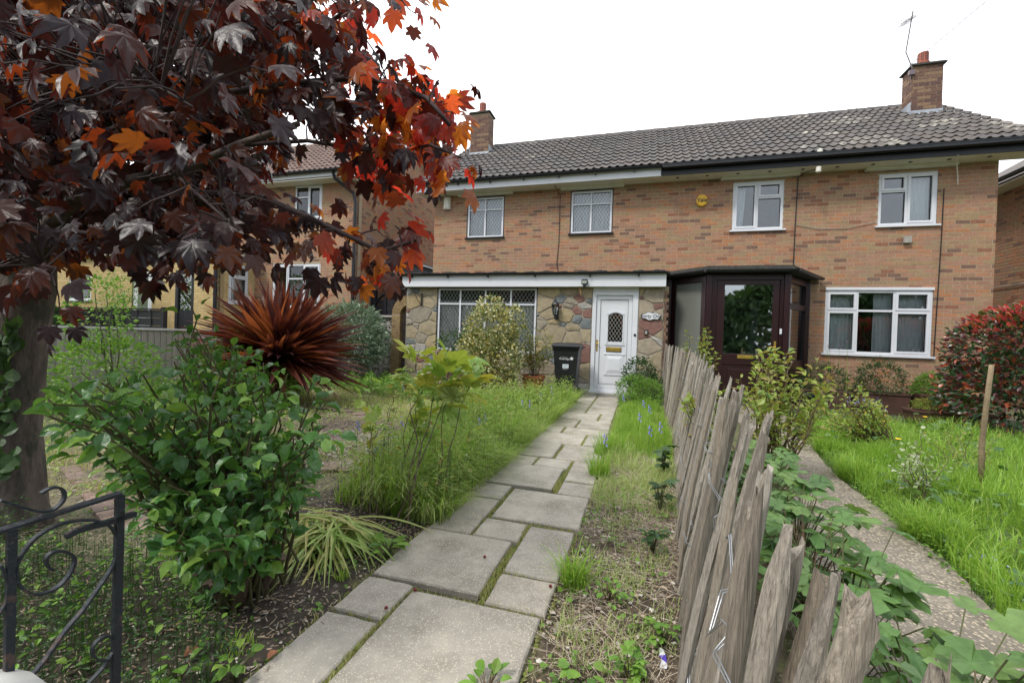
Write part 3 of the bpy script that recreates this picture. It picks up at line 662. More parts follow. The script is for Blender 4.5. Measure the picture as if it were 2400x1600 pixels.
# stone clad extension
EYF = 9.1
def clip_poly(poly, nx_, nz_, c_):
    o_ = []
    for i in range(len(poly)):
        a, b_ = poly[i], poly[(i+1) % len(poly)]; da, db = a[0]*nx_+a[1]*nz_-c_, b_[0]*nx_+b_[1]*nz_-c_
        if da <= 0: o_.append(a)
        if da*db < 0: t = da/(da-db); o_.append((a[0]+(b_[0]-a[0])*t, a[1]+(b_[1]-a[1])*t))
    return o_
def stones(parent, x0, x1, z0, z1, seeds, y, sz=1.0):
    S = []
    tries = 0
    while len(S) < seeds and tries < 4000:
        tries += 1; q = (U(x0, x1), U(z0, z1)); r = U(.16, .42)*sz
        if all(math.hypot((q[0]-s_[0])*.85, (q[1]-s_[1])*1.25) > (r+s_[2])/2 for s_ in S): S.append((q[0], q[1], r))
    for i, s_ in enumerate(S):
        poly = [(x0, z0), (x1, z0), (x1, z1), (x0, z1)]
        for j, t in enumerate(S):
            if i == j or not poly: continue
            dx, dz = t[0]-s_[0], (t[1]-s_[1])*1.35; d2 = dx*dx+dz*dz; k = .5+.5*(s_[2]**2-t[2]**2)/d2
            mx_, mz_ = s_[0]+dx*k, s_[1]+(t[1]-s_[1])*k
            poly = clip_poly(poly, dx, dz*1.35, mx_*dx+mz_*dz*1.35)
        if len(poly) < 3: continue
        cx = sum(p[0] for p in poly)/len(poly); cz = sum(p[1] for p in poly)/len(poly)
        # round the corners and wobble the sides
        pts = []
        for a, b_ in zip(poly, poly[1:]+poly[:1]):
            L_ = math.hypot(b_[0]-a[0], b_[1]-a[1])
            if L_ < .02: continue
            for t in ((.07, .35, .65, .93) if L_ > .1 else (.2, .8)):
                pts.append((a[0]+(b_[0]-a[0])*t+U(-.006, .006), a[1]+(b_[1]-a[1])*t+U(-.006, .006)))
        if len(pts) < 4: continue
        n = len(pts); ins = lambda k: [(cx+(p[0]-cx)*(1-k/max(.05, math.hypot(p[0]-cx, p[1]-cz))), cz+(p[1]-cz)*(1-k/max(.05, math.hypot(p[0]-cx, p[1]-cz)))) for p in pts]
        o1, o2 = ins(.009), ins(.022); pr = U(.008, .02)
        V = [(p[0], y+.004, p[1]) for p in o1]+[(p[0], y-pr, p[1]) for p in o2]+[(cx, y-pr-U(.0, .01), cz)]
        F = [(k, (k+1) % n, n+(k+1) % n, n+k) for k in range(n)]+[(n+k, n+(k+1) % n, 2*n) for k in range(n)]
        big = s_[2] > .27*sz; r_ = U(0, 1)
        mi = RNG.choice([0, 5, 7, 0, 9, 4, 1, 0, 9, 1, 2] if big else [2, 3, 3, 2, 6, 0, 5, 8, 1, 9, 4])
        MB().add(V, F).build('cladding_stone', stone_ms[int(mi)], parent)
EW = (-4.5, -2.18, .82, 2.215)
DX0, DX1, DZ0, DZ1 = -.985, -.08, .12, 2.145
mb = MB(); flat_wall(mb, -5.31, .41, 0, 2.24, [EW, (DX0, DX1, .05, 2.24)], EYF, EYF+.15)
mb.box(-5.31, -5.17, EYF+.15, 10.1, 0, 2.24).box(.30, .41, EYF+.15, 10.1, 0, 2.24)
ew = mb.build('extension_wall', stmortar, H)
stones(ew, -5.31, -4.51, .01, 2.23, 34, EYF, .8); stones(ew, -2.17, -.99, .01, 2.23, 52, EYF, .85); stones(ew, -.07, .41, .01, 2.23, 24, EYF, .75); stones(ew, -4.50, -2.18, .01, .80, 22, EYF, 1.0)
M, P = brick_field(0, .08, 0, 2.2, mapf=(EX, EY, EZ, np.array([.415, EYF-.01, 0.])), bl=.1); M2, P2 = brick_field(0, .9, 0, 2.2, mapf=(EY, -EX, EZ, np.array([.495, EYF, 0.])))
rb = MB().box(.415, .49, EYF+.0, 10.1, 0, 2.25).build('brick_return', mortar_d, H); scatter(rb, 'brick', BOX, np.array(M+M2), np.array(P+P2), brick_dk, 20)
window(H, *EW, EYF, [0, .235, .495, .75, 1], [[.75], [.75], [.75], [.75]], lead=True, curt=[(0, 1, 0, .80)], surround=True, sill=None, fw=.042, lm=lightlead, lsp=.085, room=darkroom, depth=.9)
MB().box(-5.34, .40, 8.93, 8.955, 2.235, 2.49).box(-5.34, -5.315, 8.955, 10.1, 2.235, 2.49).box(.40, .425, 8.93, 10.0, 2.235, 2.49).build('extension_fascia', white_m, H)
MB().box(-5.33, .42, 8.957, 9.099, 2.24, 2.255).build('extension_soffit', cream_m, H)
V = []; nx_ = 60
er = MB(); xs = np.linspace(-5.42, .5, nx_)
for i in range(nx_-1): h_ = .012*math.sin(i*1.7)+.008*math.sin(i*.6); er.box(xs[i], xs[i+1], 8.90, 10.095, 2.495, 2.545+h_)
er.build('flat_roof', felt_m, H)
gutter(H, [(-5.42, 8.88, 2.52), (.44, 8.88, 2.52)], r=.045)
br = MB()
for x in (-5.1, -4.2, -3.25, -2.2, -1.05, -.1): br.box(x, x+.03, 8.87, 8.93, 2.43, 2.47)
br.build('gutter_bracket', black_m, H, kind='stuff')
# white front door
fr = MB(); yd = EYF-.02
fr.box(DX0, DX0+.075, yd, yd+.09, DZ0, DZ1).box(DX1-.105, DX1, yd, yd+.09, DZ0, DZ1).box(DX0+.075, DX1-.105, yd, yd+.09, DZ1-.07, DZ1).box(DX0+.075, DX1-.105, yd, yd+.09, DZ0, DZ0+.05)
fr.box(DX0, DX1, yd+.015, yd+.09, DZ1+.002, 2.236)
fr.box(DX0-.02, DX1+.02, yd-.07, yd+.1, .075, DZ0-.001)
fr.build('door_frame', white_m, H, bevel=.004)
a, b_, c, d = DX0+.08, DX1-.11, DZ0+.055, DZ1-.075; yl = yd+.035; lf = MB(); fw = .085
ga = (DX0+.325, DX0+.615, 1.13, 1.66)
for bx in ((a, a+fw, c, d), (b_-fw, b_, c, d), (a+fw, b_-fw, c, c+fw), (a+fw, b_-fw, d-fw, d)): lf.box(bx[0], bx[1], yl, yl+.05, bx[2], bx[3])
pa, pb, pc, pd = a+fw, b_-fw, c+fw, d-fw
arc = [(ga[0]+(ga[1]-ga[0])*t, 1.66+.055*math.sin(math.pi*t)) for t in np.linspace(0, 1, 9)]
lf.box(pa, ga[0], yl+.012, yl+.04, pc, pd).box(ga[1], pb, yl+.012, yl+.04, pc, pd).box(ga[0], ga[1], yl+.012, yl+.04, pc, 1.13)
lf.prism(arc+[(ga[1], pd), (ga[0], pd)], yl+.012, yl+.04, 'y')
leaf_o = lf.build('front_door', white_m, H)
mo = MB()
def rim(mb, x0, x1, z0, z1, y0, y1, t_=.014): mb.box(x0, x1, y0, y1, z0, z0+t_).box(x0, x1, y0, y1, z1-t_, z1).box(x0, x0+t_, y0, y1, z0+t_, z1-t_).box(x1-t_, x1, y0, y1, z0+t_, z1-t_)
rim(mo, ga[0]-.05, ga[1]+.05, 1.06, 1.08, yl-.004, yl+.012, .008); mo.box(ga[0]-.05, ga[1]+.05, yl-.002, yl+.012, 1.065, 1.08)
for z in (.455, .875): mo.box(ga[0]-.06, ga[1]+.06, yl-.002, yl+.012, z-.012, z+.012)
o1 = [(p[0]+(.02 if i == 8 else -.02 if i == 0 else 0), p[1]+.015) for i, p in enumerate(arc)]; o2 = [(p[0]*1.0, p[1]+.035) for p in o1]
mo.prism(o1+o2[::-1], yl-.002, yl+.012, 'y')
for s_ in (ga[0]-.02, ga[1]+.004): mo.box(s_, s_+.016, yl-.002, yl+.012, 1.11, 1.69)
mo.prism([(ga[0]-.03, .48), (ga[1]+.03, .48), (ga[1]+.03, .85), (ga[0]-.03, .85)], yl+.006, yl+.0115, 'y')
mo.add([(ga[0]-.02, yl+.006, .49), (ga[1]+.02, yl+.006, .49), (ga[1]+.02, yl+.006, .84), (ga[0]-.02, yl+.006, .84), (ga[0]+.04, yl-.008, .55), (ga[1]-.04, yl-.008, .55), (ga[1]-.04, yl-.008, .78), (ga[0]+.04, yl-.008, .78)],
       [(0,1,5,4),(1,2,6,5),(2,3,7,6),(3,0,4,7),(4,5,6,7)])
mo.build('moulding', white_m, leaf_o)
sl = MB(); rim(sl, a+fw-.006, b_-fw+.006, c+fw-.006, d-fw+.006, yl-.001, yl+.011, .006); rim(sl, a-.004, b_+.004, c-.004, d+.004, yl-.0, yl+.03, .004); sl.build('door_seal', black_m, leaf_o)
MB().prism(arc+[(ga[1], 1.13), (ga[0], 1.13)], yl+.02, yl+.026, 'y').build('door_glass', glass('door_glass_dark', (.35, .36, .34), .06), leaf_o)
q = MB(); lattice(q, ga[0], ga[1], 1.13, 1.69, yl+.017, .07); q.build('leading', lightlead, leaf_o)
MB().box(DX0+.31, DX0+.595, yl-.008, yl+.012, .935, 1.012).build('letter_plate', brass_m, leaf_o, bevel=.006)
q = MB(); rim(q, DX0+.302, DX0+.603, .927, 1.02, yl-.004, yl+.012, .008); q.build('letter_plate_surround', iron_m, leaf_o)
q = MB().box(DX0+.098, DX0+.127, yl-.012, yl, .93, 1.16).tube([(DX0+.113, yl-.012, 1.09), (DX0+.113, yl-.045, 1.09), (DX0+.16, yl-.05, 1.085)], .009, 8); q.build('handle', brass_m, leaf_o)
MB().box(-.9, -.15, EYF+.6, EYF+.62, .05, 2.2).build('hall_wall', darkroom, H)
MB().box(-1.05, -.0, 8.98, 9.2, -.02, .072).build('door_step', concrete_m, H)

# dark bay porch
PP = [(.52, 10.1), (.52, 9.65), (1.2, 9.0), (2.51, 9.0), (3.2, 10.1)]
def cant(p, q):
    p = np.array([*p, 0.]); q = np.array([*q, 0.]); L_ = np.linalg.norm(q-p); ex = (q-p)/L_; ey = np.cross(EZ, ex)
    return (lambda v: p+ex*v[0]+ey*v[1]+EZ*v[2]), L_
fpo = MB()
for x, y in PP[1:4]: fpo.box(x-.05, x+.05, y-.035, y+.065, 0, 2.48)
fpo.box(3.12, 3.2, 10.0, 10.1, 0, 2.48).box(1.25, 2.46, 9.0, 9.06, 2.36, 2.48).box(.53, .60, 9.7, 10.1, 0, 2.48)
fpo.box(1.25, 1.34, 8.985, 9.06, 0, 2.36).box(2.40, 2.46, 8.985, 9.06, 0, 2.36)
po = fpo.build('porch_frame', mahog, H, bevel=.006)
g_ = MB()
for x in (1.262, 1.285, 1.31, 2.412, 2.435): g_.box(x, x+.008, 8.975, 8.985, .02, 2.36)
g_.build('frame_ribs', mahog, po)
fn, L_ = cant(PP[1], PP[2]); window(H, .04, L_-.06, .25, 2.46, 0, [0, 1], [[]], xfm=fn, fm=mahog, gm=frost_m, room=None, fw=.11); MB().box(.04, L_-.06, .0, .05, 0, .25).xf(fn).build('porch_panel', mahog, H)
fn, L_ = cant(PP[3], PP[4]); window(H, .05, L_-.07, .80, 2.46, 0, [0, 1], [[.66]], sash=[(0, 1)], xfm=fn, fm=mahog, gm=glass_d, room=None, fw=.08, curt=[(.1, .75, .0, .95)])
MB().box(.04, L_-.06, .0, .05, 0, .80).box(.15, L_-.17, -.012, .0, .12, .68).xf(fn).build('porch_panel', mahog, H)
dl = MB(); dx0, dx1 = 1.345, 2.395; yy = (9.0, 9.05)
dl.box(dx0, 1.48, *yy, .1, 2.355).box(2.29, dx1, *yy, .1, 2.355).box(1.48, 2.29, *yy, 2.27, 2.355).box(1.48, 2.29, *yy, .78, .985).box(1.48, 2.29, *yy, .1, .22).box(1.48, 2.29, 9.015, 9.045, .22, .78)
dl.box(1.57, 2.2, 9.0, 9.014, .3, .7)
pdoor = dl.build('porch_door', mahog, H, bevel=.006)
MB().box(1.481, 2.289, 9.02, 9.028, .986, 2.269).build('door_glass', glass_d, pdoor)
MB().box(1.73, 2.0, 8.985, 8.999, .90, .965).build('letter_plate', brass_m, pdoor, bevel=.004)
MB().box(2.325, 2.36, 8.985, 8.999, 1.0, 1.24).tube([(2.343, 8.985, 1.13), (2.343, 8.94, 1.13), (2.23, 8.935, 1.125)], .011, 8).build('handle', brass_m, pdoor)
def off(P_, k): return P_
PR = [(.40, 10.09), (.40, 9.60), (1.13, 8.86), (2.60, 8.86), (3.36, 10.09)]
MB().prism(PR, 2.50, 2.575).build('porch_roof', felt_m, H)
MB().prism([(.46, 10.09), (.46, 9.62), (1.16, 8.93), (2.57, 8.93), (3.29, 10.09)], 2.576, 2.62).build('porch_roof_edge', felt_m, H)
MB().box(.5, 3.1, 9.95, 10.09, 2.621, 2.67).build('upstand', felt_m, H)
gutter(H, [(p[0], p[1], 2.53) for p in [(.36, 9.58), (1.11, 8.82), (2.63, 8.82), (3.41, 10.05)]], r=.05)
MB().prism([(.52, 10.08), (.52, 9.68), (1.2, 9.06), (2.5, 9.06), (3.1, 10.08)], .0, .10).build('porch_floor', concrete_m, H)
q = MB().box(1.42, 1.50, 10.0, 10.08, .1, 2.1).box(2.2, 2.28, 10.0, 10.08, .1, 2.1).box(1.5, 2.2, 10.0, 10.08, 2.02, 2.1).box(1.5, 2.2, 10.03, 10.06, .1, .9).box(1.5, 2.2, 10.03, 10.06, .9, .98).box(1.5, 1.56, 10.03, 10.06, .98, 2.02).box(2.14, 2.2, 10.03, 10.06, .98, 2.02)
q.build('inner_door', white_m, H); MB().box(1.56, 2.14, 10.04, 10.05, .98, 2.02).build('inner_glass', frost_m, H)

# fittings on the houses (things of their own)
t = MB().xf(lambda v: v); t.lathe((0, 0, 0), [(0, .055), (.095, .052), (.112, .04), (.115, 0)], 28).xf(lambda v: np.array([1.14+v[0], 10.093-v[2], 4.205+v[1]*1.12]))
ab = t.build('alarm_box', mat('yellow_plastic', [(.72, .42, .03)], .4, 3, .05), None, smooth=False); tag(ab, 'round yellow burglar alarm box with black lettering high on the brick wall', 'alarm box')
text('lettering', 'Yale', .125, (1.14, 10.030, 4.205), black_m, ab, ext=.002)
o = MB().box(-4.89, -4.72, 10.02, 10.093, 4.31, 4.62).box(-4.87, -4.74, 10.0, 10.02, 4.33, 4.6).build('bell_box', cream_m, None, bevel=.008); tag(o, 'narrow cream alarm bell box under the eave at the left corner of the house', 'bell box')
t = thing('wall_lantern', 'black carriage lantern on the stone wall between the leaded window and white door', 'lantern', (-1.745, 9.08, 1.7)); lx, ly = -1.745, 8.97
MB().lathe((lx, ly, 1.86), [(.085, 0), (.06, .045), (.025, .075), (.018, .12), (0, .15)], 6).build('roof', iron_m, t)
q = MB()
for a in range(6):
    an = a*math.pi/3; q.tube([(lx+.075*math.cos(an), ly+.075*math.sin(an), 1.86), (lx+.04*math.cos(an), ly+.04*math.sin(an), 1.66)], .006, 4)
q.lathe((lx, ly, 1.55), [(0, 0), (.02, .03), (.015, .06), (.045, .11), (0, .115)], 6).tube([(lx, ly, 1.62), (lx+.02, 9.03, 1.58), (lx+.02, 9.08, 1.66)], .014, 6).box(lx-.02, lx+.06, 9.06, 9.085, 1.57, 1.76)
q.build('frame', iron_m, t); MB().lathe((lx, ly, 1.66), [(.034, 0), (.068, .2)], 6).build('lantern_glass', glass('lantern_glass', (.75, .78, .75), .1), t)
MB().lathe((lx, ly, 1.69), [(0, .0), (.02, .01), (.026, .05), (.018, .08), (0, .09)], 10).build('bulb', white_m, t)
t = thing('floodlight', 'small black floodlight with grey sensor on the white fascia above the door', 'light', (-1.14, 8.9, 2.28))
q = MB().box(-1.20, -1.08, 8.85, 8.91, 2.27, 2.375); q.build('housing', black_m, t, bevel=.008); MB().box(-1.185, -1.095, 8.84, 8.849, 2.285, 2.345).build('lens', mat('grey_lens', [(.3, .34, .3)], .2, 3, .1), t)
MB().lathe((-1.14, 8.88, 2.215), [(0, 0), (.03, .01), (.03, .04), (0, .05)], 10).build('sensor', iron_m, t)
t = MB().tube([(-1.27, 9.02, 2.24), (-1.25, 8.99, 2.2), (-1.23, 9.0, 2.13), (-1.225, 9.02, 2.06)], [.006, .008, .012, .006], 5).tube([(-1.27, 9.02, 2.24), (-1.285, 9.0, 2.21), (-1.26, 9.0, 2.15)], .005, 5)
tag(t.build('dried_seed_head', mat('dried_orange', [(.5, .28, .1)], .8, 20, .3)), 'small dried orange seed head hooked under the fascia left of the floodlight', 'dried plant')
pl = [(.17+.19*math.cos(a)*(1+.06*math.sin(5*a)), 1.66+.075*math.sin(a)*(1+.16*math.sin(7*a+1))) for a in np.linspace(0, 2*math.pi, 41)[:-1]]
t = thing('house_name_sign', 'white wavy edged name plaque with dark lettering on stone beside the door', 'sign', (.17, 9.075, 1.66))
MB().prism(pl, 9.055, 9.078, 'y').build('plaque_back', iron_m, t); MB().prism([(.17+(p[0]-.17)*.94, 1.66+(p[1]-1.66)*.9) for p in pl], 9.045, 9.054, 'y').build('plaque', white_m, t)
text('lettering', 'Forty One', .10, (.17, 9.042, 1.66), iron_m, t, font_shear=.15, sx=.92)
t = thing('key_safe', 'small grey key safe with black surround on the stone right of the door', 'key safe', (.09, 9.07, 1.34)); MB().box(.055, .125, 9.05, 9.085, 1.29, 1.395).build('surround', black_m, t, bevel=.01)
MB().box(.067, .113, 9.038, 9.049, 1.30, 1.37).build('cover', concrete_m, t, bevel=.006); MB().box(.075, .105, 9.036, 9.0495, 1.372, 1.388).build('sensor', black_m, t)
tag(MB().lathe((0, 0, 0), [(0, .02), (.022, .018), (.026, 0)], 14).xf(lambda v: np.array([DX1-.045+v[0], yd-v[2]-.001, 1.28+v[1]])).build('bell_push', iron_m), 'round black bell push on the white door frame', 'doorbell')
tag(MB().box(2.405, 2.44, 8.955, 8.974, 1.37, 1.47).build('doorbell', white_m, None, bevel=.004), 'slim white doorbell on the dark porch frame', 'doorbell')
t = thing('hanging_bracket', 'black wrought iron hanging basket bracket at the left end of the stone wall', 'bracket', (-4.9, 9.07, 1.9))
MB().box(-4.91, -4.885, 9.05, 9.07, 1.79, 2.09).build('back_plate', iron_m, t)
MB().tube([(-4.9, 9.05, 2.06), (-5.0, 8.9, 2.09), (-5.04, 8.86, 2.13), (-5.07, 8.84, 2.11), (-5.05, 8.86, 2.09)], .008, 6).tube([(-4.9, 9.05, 1.82), (-4.96, 8.98, 1.93), (-5.0, 8.9, 2.08)], .007, 6).build('arm', iron_m, t)
# soil pipe vent on the eave, cables, aerial
t = MB().lathe((3.14, 9.66, 4.5), [(.03, 0), (.045, .01), (.045, .1), (.03, .11)], 12).lathe((3.14, 9.62, 4.8), [(.03, 0), (.045, .02), (.045, .12), (.03, .13)], 12)
tag(t.build('white_pipe_joint', cream_m), 'white plastic pipe joint poking out through the black gutter', 'pipe')
def cable(name, pts, label, mt=black_m, r=.008, cat='cable'): return tag(MB().tube(pts, r, 5).build(name, mt), label, cat)
cable('cable', [(-2.02, 9.8, 4.66), (-1.93, 10.07, 4.5), (-1.93, 10.085, 3.4), (-1.96, 10.085, 2.9), (-1.88, 10.085, 2.56)], 'thin black cable running down the brick between the two leaded upstairs windows'.replace('between', 'left of'))
cable('cable', [(3.2, 9.9, 4.65), (2.93, 10.085, 4.63), (2.91, 10.085, 3.6), (2.905, 10.085, 2.66)], 'black cable running down the brick to the dark porch roof', r=.010)
cable('cable', [(2.93, 10.08, 3.62), (3.3, 10.08, 3.53), (3.8, 10.08, 3.52), (4.28, 10.08, 3.62)], 'thin pale cable sagging across the brick to the right upstairs window', concrete_m, .006)
cable('cable', [(5.32, 10.08, 4.2), (5.31, 10.085, 3.0), (5.29, 10.085, 2.0), (5.27, 10.08, 1.0)], 'black cable running down the brick at the right end of the house', r=.009)
cable('cable', [(5.3, 9.7, 4.66), (5.42, 9.95, 4.6), (5.5, 10.05, 4.4), (5.52, 10.08, 4.25)], 'short pale cable loop hanging from the soffit near the right corner', cream_m, .008)
tag(MB().box(4.72, 4.84, 10.03, 10.093, 3.19, 3.32).build('wall_vent', concrete_m, None, bevel=.006), 'small square grey vent on the brick below the right upstairs window', 'vent')
cable('telephone_wire', [at(1990, 268, 15.2), at(2130, 155, 14.2), at(2330, -12, 12.5)], 'thin grey telephone wire rising across the sky behind the right chimney', black_m, .011, 'wire')
t = thing('television_aerial', 'tall bent television aerial fixed to the left side of the right chimney', 'aerial', (5.63, 12.0, 7.3)); AX = mat('aerial_metal', [(.16, .13, .14)], .5, 9, .2)
m0, m1, m2_ = (5.63, 11.95, 7.50), (5.50, 11.95, 7.88), (5.60, 11.95, 8.78)
MB().tube([(5.66, 12.05, 7.3), m0, m1, m2_], .014, 6).box(5.58, 5.69, 11.94, 12.0, 7.36, 7.46).build('mast', AX, t)
q = MB(); bd = np.array([-.45, -.6, -.55]); bd /= np.linalg.norm(bd); sd_ = np.array([.95, -.1, .29]); b0 = np.array([5.59, 11.95, 8.66])
q.tube([b0-bd*.1, b0+bd*.95], .010, 5)
for k in range(11): p = b0+bd*(.08+k*.085); q.tube([p-sd_*.12, p+sd_*.12], .004, 4)
for k in (-1, 0, 1): p = b0-bd*.08+EZ*.055*k; q.tube([p-sd_*.22, p+sd_*.22], .007, 4)
for s_ in (-.22, .22): q.tube([b0-bd*.08+sd_*s_-EZ*.06, b0-bd*.08+sd_*s_+EZ*.06], .006, 4)
q.build('reflector', AX, t)

# ------------------------------------------------------------------ neighbouring house on the left
NB = thing('brick_house', 'brick house with brown tiled roof and yellow brick extension behind the maple tree', 'house', (-13, 10.1, 0))
nx0, nx1, eavez = -18.9, -7.45, 5.26
nh = [(-9.56, -8.64, 4.27, 5.22), (-13.25, -12.3, 4.27, 5.22), (-17.3, -16.2, 4.27, 5.22), (-10.28, -8.63, 1.80, 3.02)]
mb = MB(); flat_wall(mb, nx0, nx1, 0, eavez, nh, 10.103, 10.25); mb.box(nx1-.15, nx1-.006, 10.25, 15.9, 0, eavez).box(nx0, nx0+.15, 10.25, 15.9, 0, eavez)
mb.prism([(10.1, eavez), (15.9, eavez), (13, 7.5)], nx1-.15, nx1-.006, 'x'); mb.prism([(10.1, eavez), (15.9, eavez), (13, 7.5)], nx0, nx0+.15, 'x')
nw = mb.build('wall', mortar_m, NB)
M, P = brick_field(nx0, nx1, 0, eavez, nh+[(-19, -10.93, -1, 3.15)], mapf=(EX, EY, EZ, np.array([0, 10.1, 0.])))
M2, P2 = brick_field(10.1, 15.9, 0, 7.5, [], mapf=(EY, -EX, EZ, np.array([nx1, 0, 0.])), poly=[(10.05, -1), (15.9, -1), (15.9, eavez), (13, 7.46), (10.05, eavez)])
scatter(nw, 'brick', BOX, np.array(M+M2), np.array(P+P2), brick_m, 300)
roof(NB, -19.2, -7.2, 9.7, 13, 16.3, 5.43, 7.78, tile_b, 120)
MB().box(-19.2, -7.5, 9.70, 9.725, 5.27, 5.40).box(-7.5, -7.22, 9.66, 9.72, 5.16, 5.48).prism([(9.72, 5.2), (9.72, 5.4), (13, 7.74), (16.2, 5.4), (16.2, 5.2), (13, 7.52)], -7.26, -7.2, 'x').build('fascia', white_m, NB)
MB().box(-19.2, -7.46, 9.726, 10.098, 5.225, 5.255).build('soffit', cream_m, NB)
gutter(NB, [(-19.2, 9.63, 5.42), (-7.5, 9.63, 5.42)], r=.065)
for k, h in enumerate(nh[:3]): window(NB, *h, 10.1, [0, .5, 1], [[.66], []], sash=[(1, 0)], sill=white_m, curt=[(0, 1, 0, .97)])
window(NB, *nh[3], 10.1, [0, .33, .66, 1], [[], [.66], []], sash=[(0, 0), (2, 0)], sill=white_m, curt=[(.0, 1, .38, .97)])
# yellow brick extension
ye = MB(); flat_wall(ye, -18.9, -10.95, 0, 3.15, [(-17.0, -16.0, 1.85, 2.7), (-14.25, -13.45, 0, 2.7), (-12.55, -11.85, 0, 2.7)], 9.003, 9.15)
flx = [(9.28, 9.9, 1.84, 2.93)]
ye2 = MB(); flat_wall(ye2, 9.0, 10.1, 0, 3.15, flx, 0, .15); ye2.xf(lambda v: np.array([-10.953-v[1], v[0], v[2]])); ye.add(ye2.v, ye2.f); yw = ye.build('extension_wall', mortar_y, NB)
M, P = brick_field(-18.9, -10.95, 0, 3.1, [(-17.0, -16.0, 1.85, 2.7), (-14.25, -13.45, 0, 2.7), (-12.55, -11.85, 0, 2.7)], mapf=(EX, EY, EZ, np.array([0, 9.0, 0.])))
M2, P2 = brick_field(9.0, 10.1, 0, 3.1, flx, mapf=(EY, -EX, EZ, np.array([-10.95, 0, 0.])))
scatter(yw, 'yellow_brick', BOX, np.array(M+M2), np.array(P+P2), brick_y, 120)
window(NB, 9.28, 9.9, 1.84, 2.93, 0, [0, 1], [[.68]], sash=[(0, 0), (0, 1)], xfm=lambda v: np.array([-10.95-v[1], v[0], v[2]]), sill=white_m, room=None, curt=[(0, 1, .35, .98)])
MB().box(-19.1, -10.8, 8.85, 10.09, 3.16, 3.26).build('flat_roof', cream_m, NB); MB().box(-19.15, -10.75, 8.80, 10.09, 3.262, 3.32).build('roof_edge', black_m, NB)
MB().box(-14.25, -13.45, 9.03, 9.08, 0, 2.7).build('white_door', white_m, NB); MB().box(-14.05, -13.65, 9.02, 9.029, 1.5, 2.5).build('door_glass', frost_m, NB)
q = MB().box(-12.55, -12.45, 9.0, 9.08, 0, 2.7).box(-11.95, -11.85, 9.0, 9.08, 0, 2.7).box(-12.45, -11.95, 9.0, 9.08, 2.6, 2.7).box(-12.45, -11.95, 9.03, 9.07, 0, 1.6).build('black_door', blackwood, NB); MB().box(-12.45, -11.95, 9.04, 9.045, 1.6, 2.6).build('door_glass', glass_d, NB); MB().box(-12.6, -11.8, 9.5, 9.52, 0, 2.8).build('hall_wall', darkroom, NB)
window(NB, -17.0, -16.0, 1.85, 2.7, 9.0, [0, .5, 1], [[], []], sill=white_m, depth=.9)
nn_ = thing('house_number', 'silver house number forty on yellow brick beside the black door', 'number', (-11.46, 8.98, 2.27)); text('digits', '40', .36, (-11.46, 8.985, 2.27), steel_m, nn_, ext=.008)
def pipe(pts, label, r=.04, mt=black_m): return tag(MB().tube(pts, r, 8).build('drainpipe', mt), label, 'drainpipe')
pipe([(-7.95, 9.66, 5.36), (-7.93, 9.72, 5.2), (-7.55, 10.0, 4.88), (-7.50, 10.03, 4.65), (-7.50, 10.03, .1)], 'black drainpipe with a swan neck at the corner of the left brick house', .045)
pipe([(-11.0, 8.93, 3.2), (-11.0, 8.93, .1)], 'straight black drainpipe on the corner of the yellow brick extension', .05)
# brick house on the right, seen past the corner
NR = thing('brick_house', 'edge of a brick house with hipped roof beyond the right hand corner', 'house', (11, 11, 0))
rw = MB().box(8.106, 14, 10.6, 17, 0, 4.98).build('wall', mortar_m, NR); M, P = brick_field(10.6, 17, 0, 4.95, [], mapf=(EY, EX, EZ, np.array([8.1, 0, 0.])))
scatter(rw, 'brick', BOX, np.array(M), np.array(P), brick_m, 90)
MB().box(7.72, 8.1, 10.2, 17, 4.96, 5.0).build('soffit', cream_m, NR); gutter(NR, [(7.68, 10.1, 5.12), (7.68, 17.1, 5.12)], r=.07)
MB().add([(7.72, 10.2, 5.03), (14.4, 10.2, 5.03), (14.4, 17.4, 5.03), (7.72, 17.4, 5.03), (11, 13.3, 7.3), (11.2, 14.3, 7.3)], [(0,1,4),(1,2,5,4),(2,3,5),(3,0,4,5),(3,2,1,0)]).build('roof', tile_m, NR)
cable('cable', [(8.07, 10.9, 2.62), (8.07, 12, 2.72), (8.07, 13, 2.73), (8.07, 15, 2.78)], 'pale cable clipped along the side wall of the far right house', concrete_m, .012)
# carport, gate, arch and screen wall between the houses
CP = thing('carport', 'black boarded carport roof in the gap between the two brick houses', 'carport', (-6.3, 11, 0))
ap = (-6.85, 3.32)
MB().prism([(-7.42, 2.85), (-7.42, 2.98), ap, (-5.2, 2.80), (-5.2, 2.62)], 11.0, 11.06, 'y').build('gable_board', blackwood, CP)
MB().prism([(-7.44, 3.0), ap, (-5.19, 2.84), (-5.19, 2.88), (ap[0], ap[1]+.04), (-7.44, 3.04)], 10.92, 15.5, 'y').build('roof_sheet', mat('grey_sheet', [(.25, .27, .29)], .5, 5, .2), CP)
rb_ = MB()
for k in range(26): x = 11+k*.17; rb_.tube([(ap[0], x, ap[1]+.05), (-5.2, x, 2.89)], .022, 5)
rb_.build('roof_rib', roofdeck, CP); MB().box(-7.43, -5.2, 15.2, 15.3, 0, 3.2).build('rear_screen', blackwood, CP)
MB().box(-5.35, -5.2, 11.0, 11.1, 0, 2.8).build('post', blackwood, CP)
GT = thing('wooden_gate', 'black arched wooden gate between the two houses', 'gate', (-7.1, 10.8, 0)); gx0, gx1 = -7.66, -6.86
MB().box(-7.44-.02, -7.42+.13, 10.78, 10.88, 0, 2.36).box(-6.62, -6.2, 10.8, 10.85, 0, 2.36).build('post', blackwood, GT)
g0, g1 = -7.29, -6.63
arcg = [(g0+(g1-g0)*t, 2.02+.27*math.sin(math.pi*t)) for t in np.linspace(0, 1, 13)]
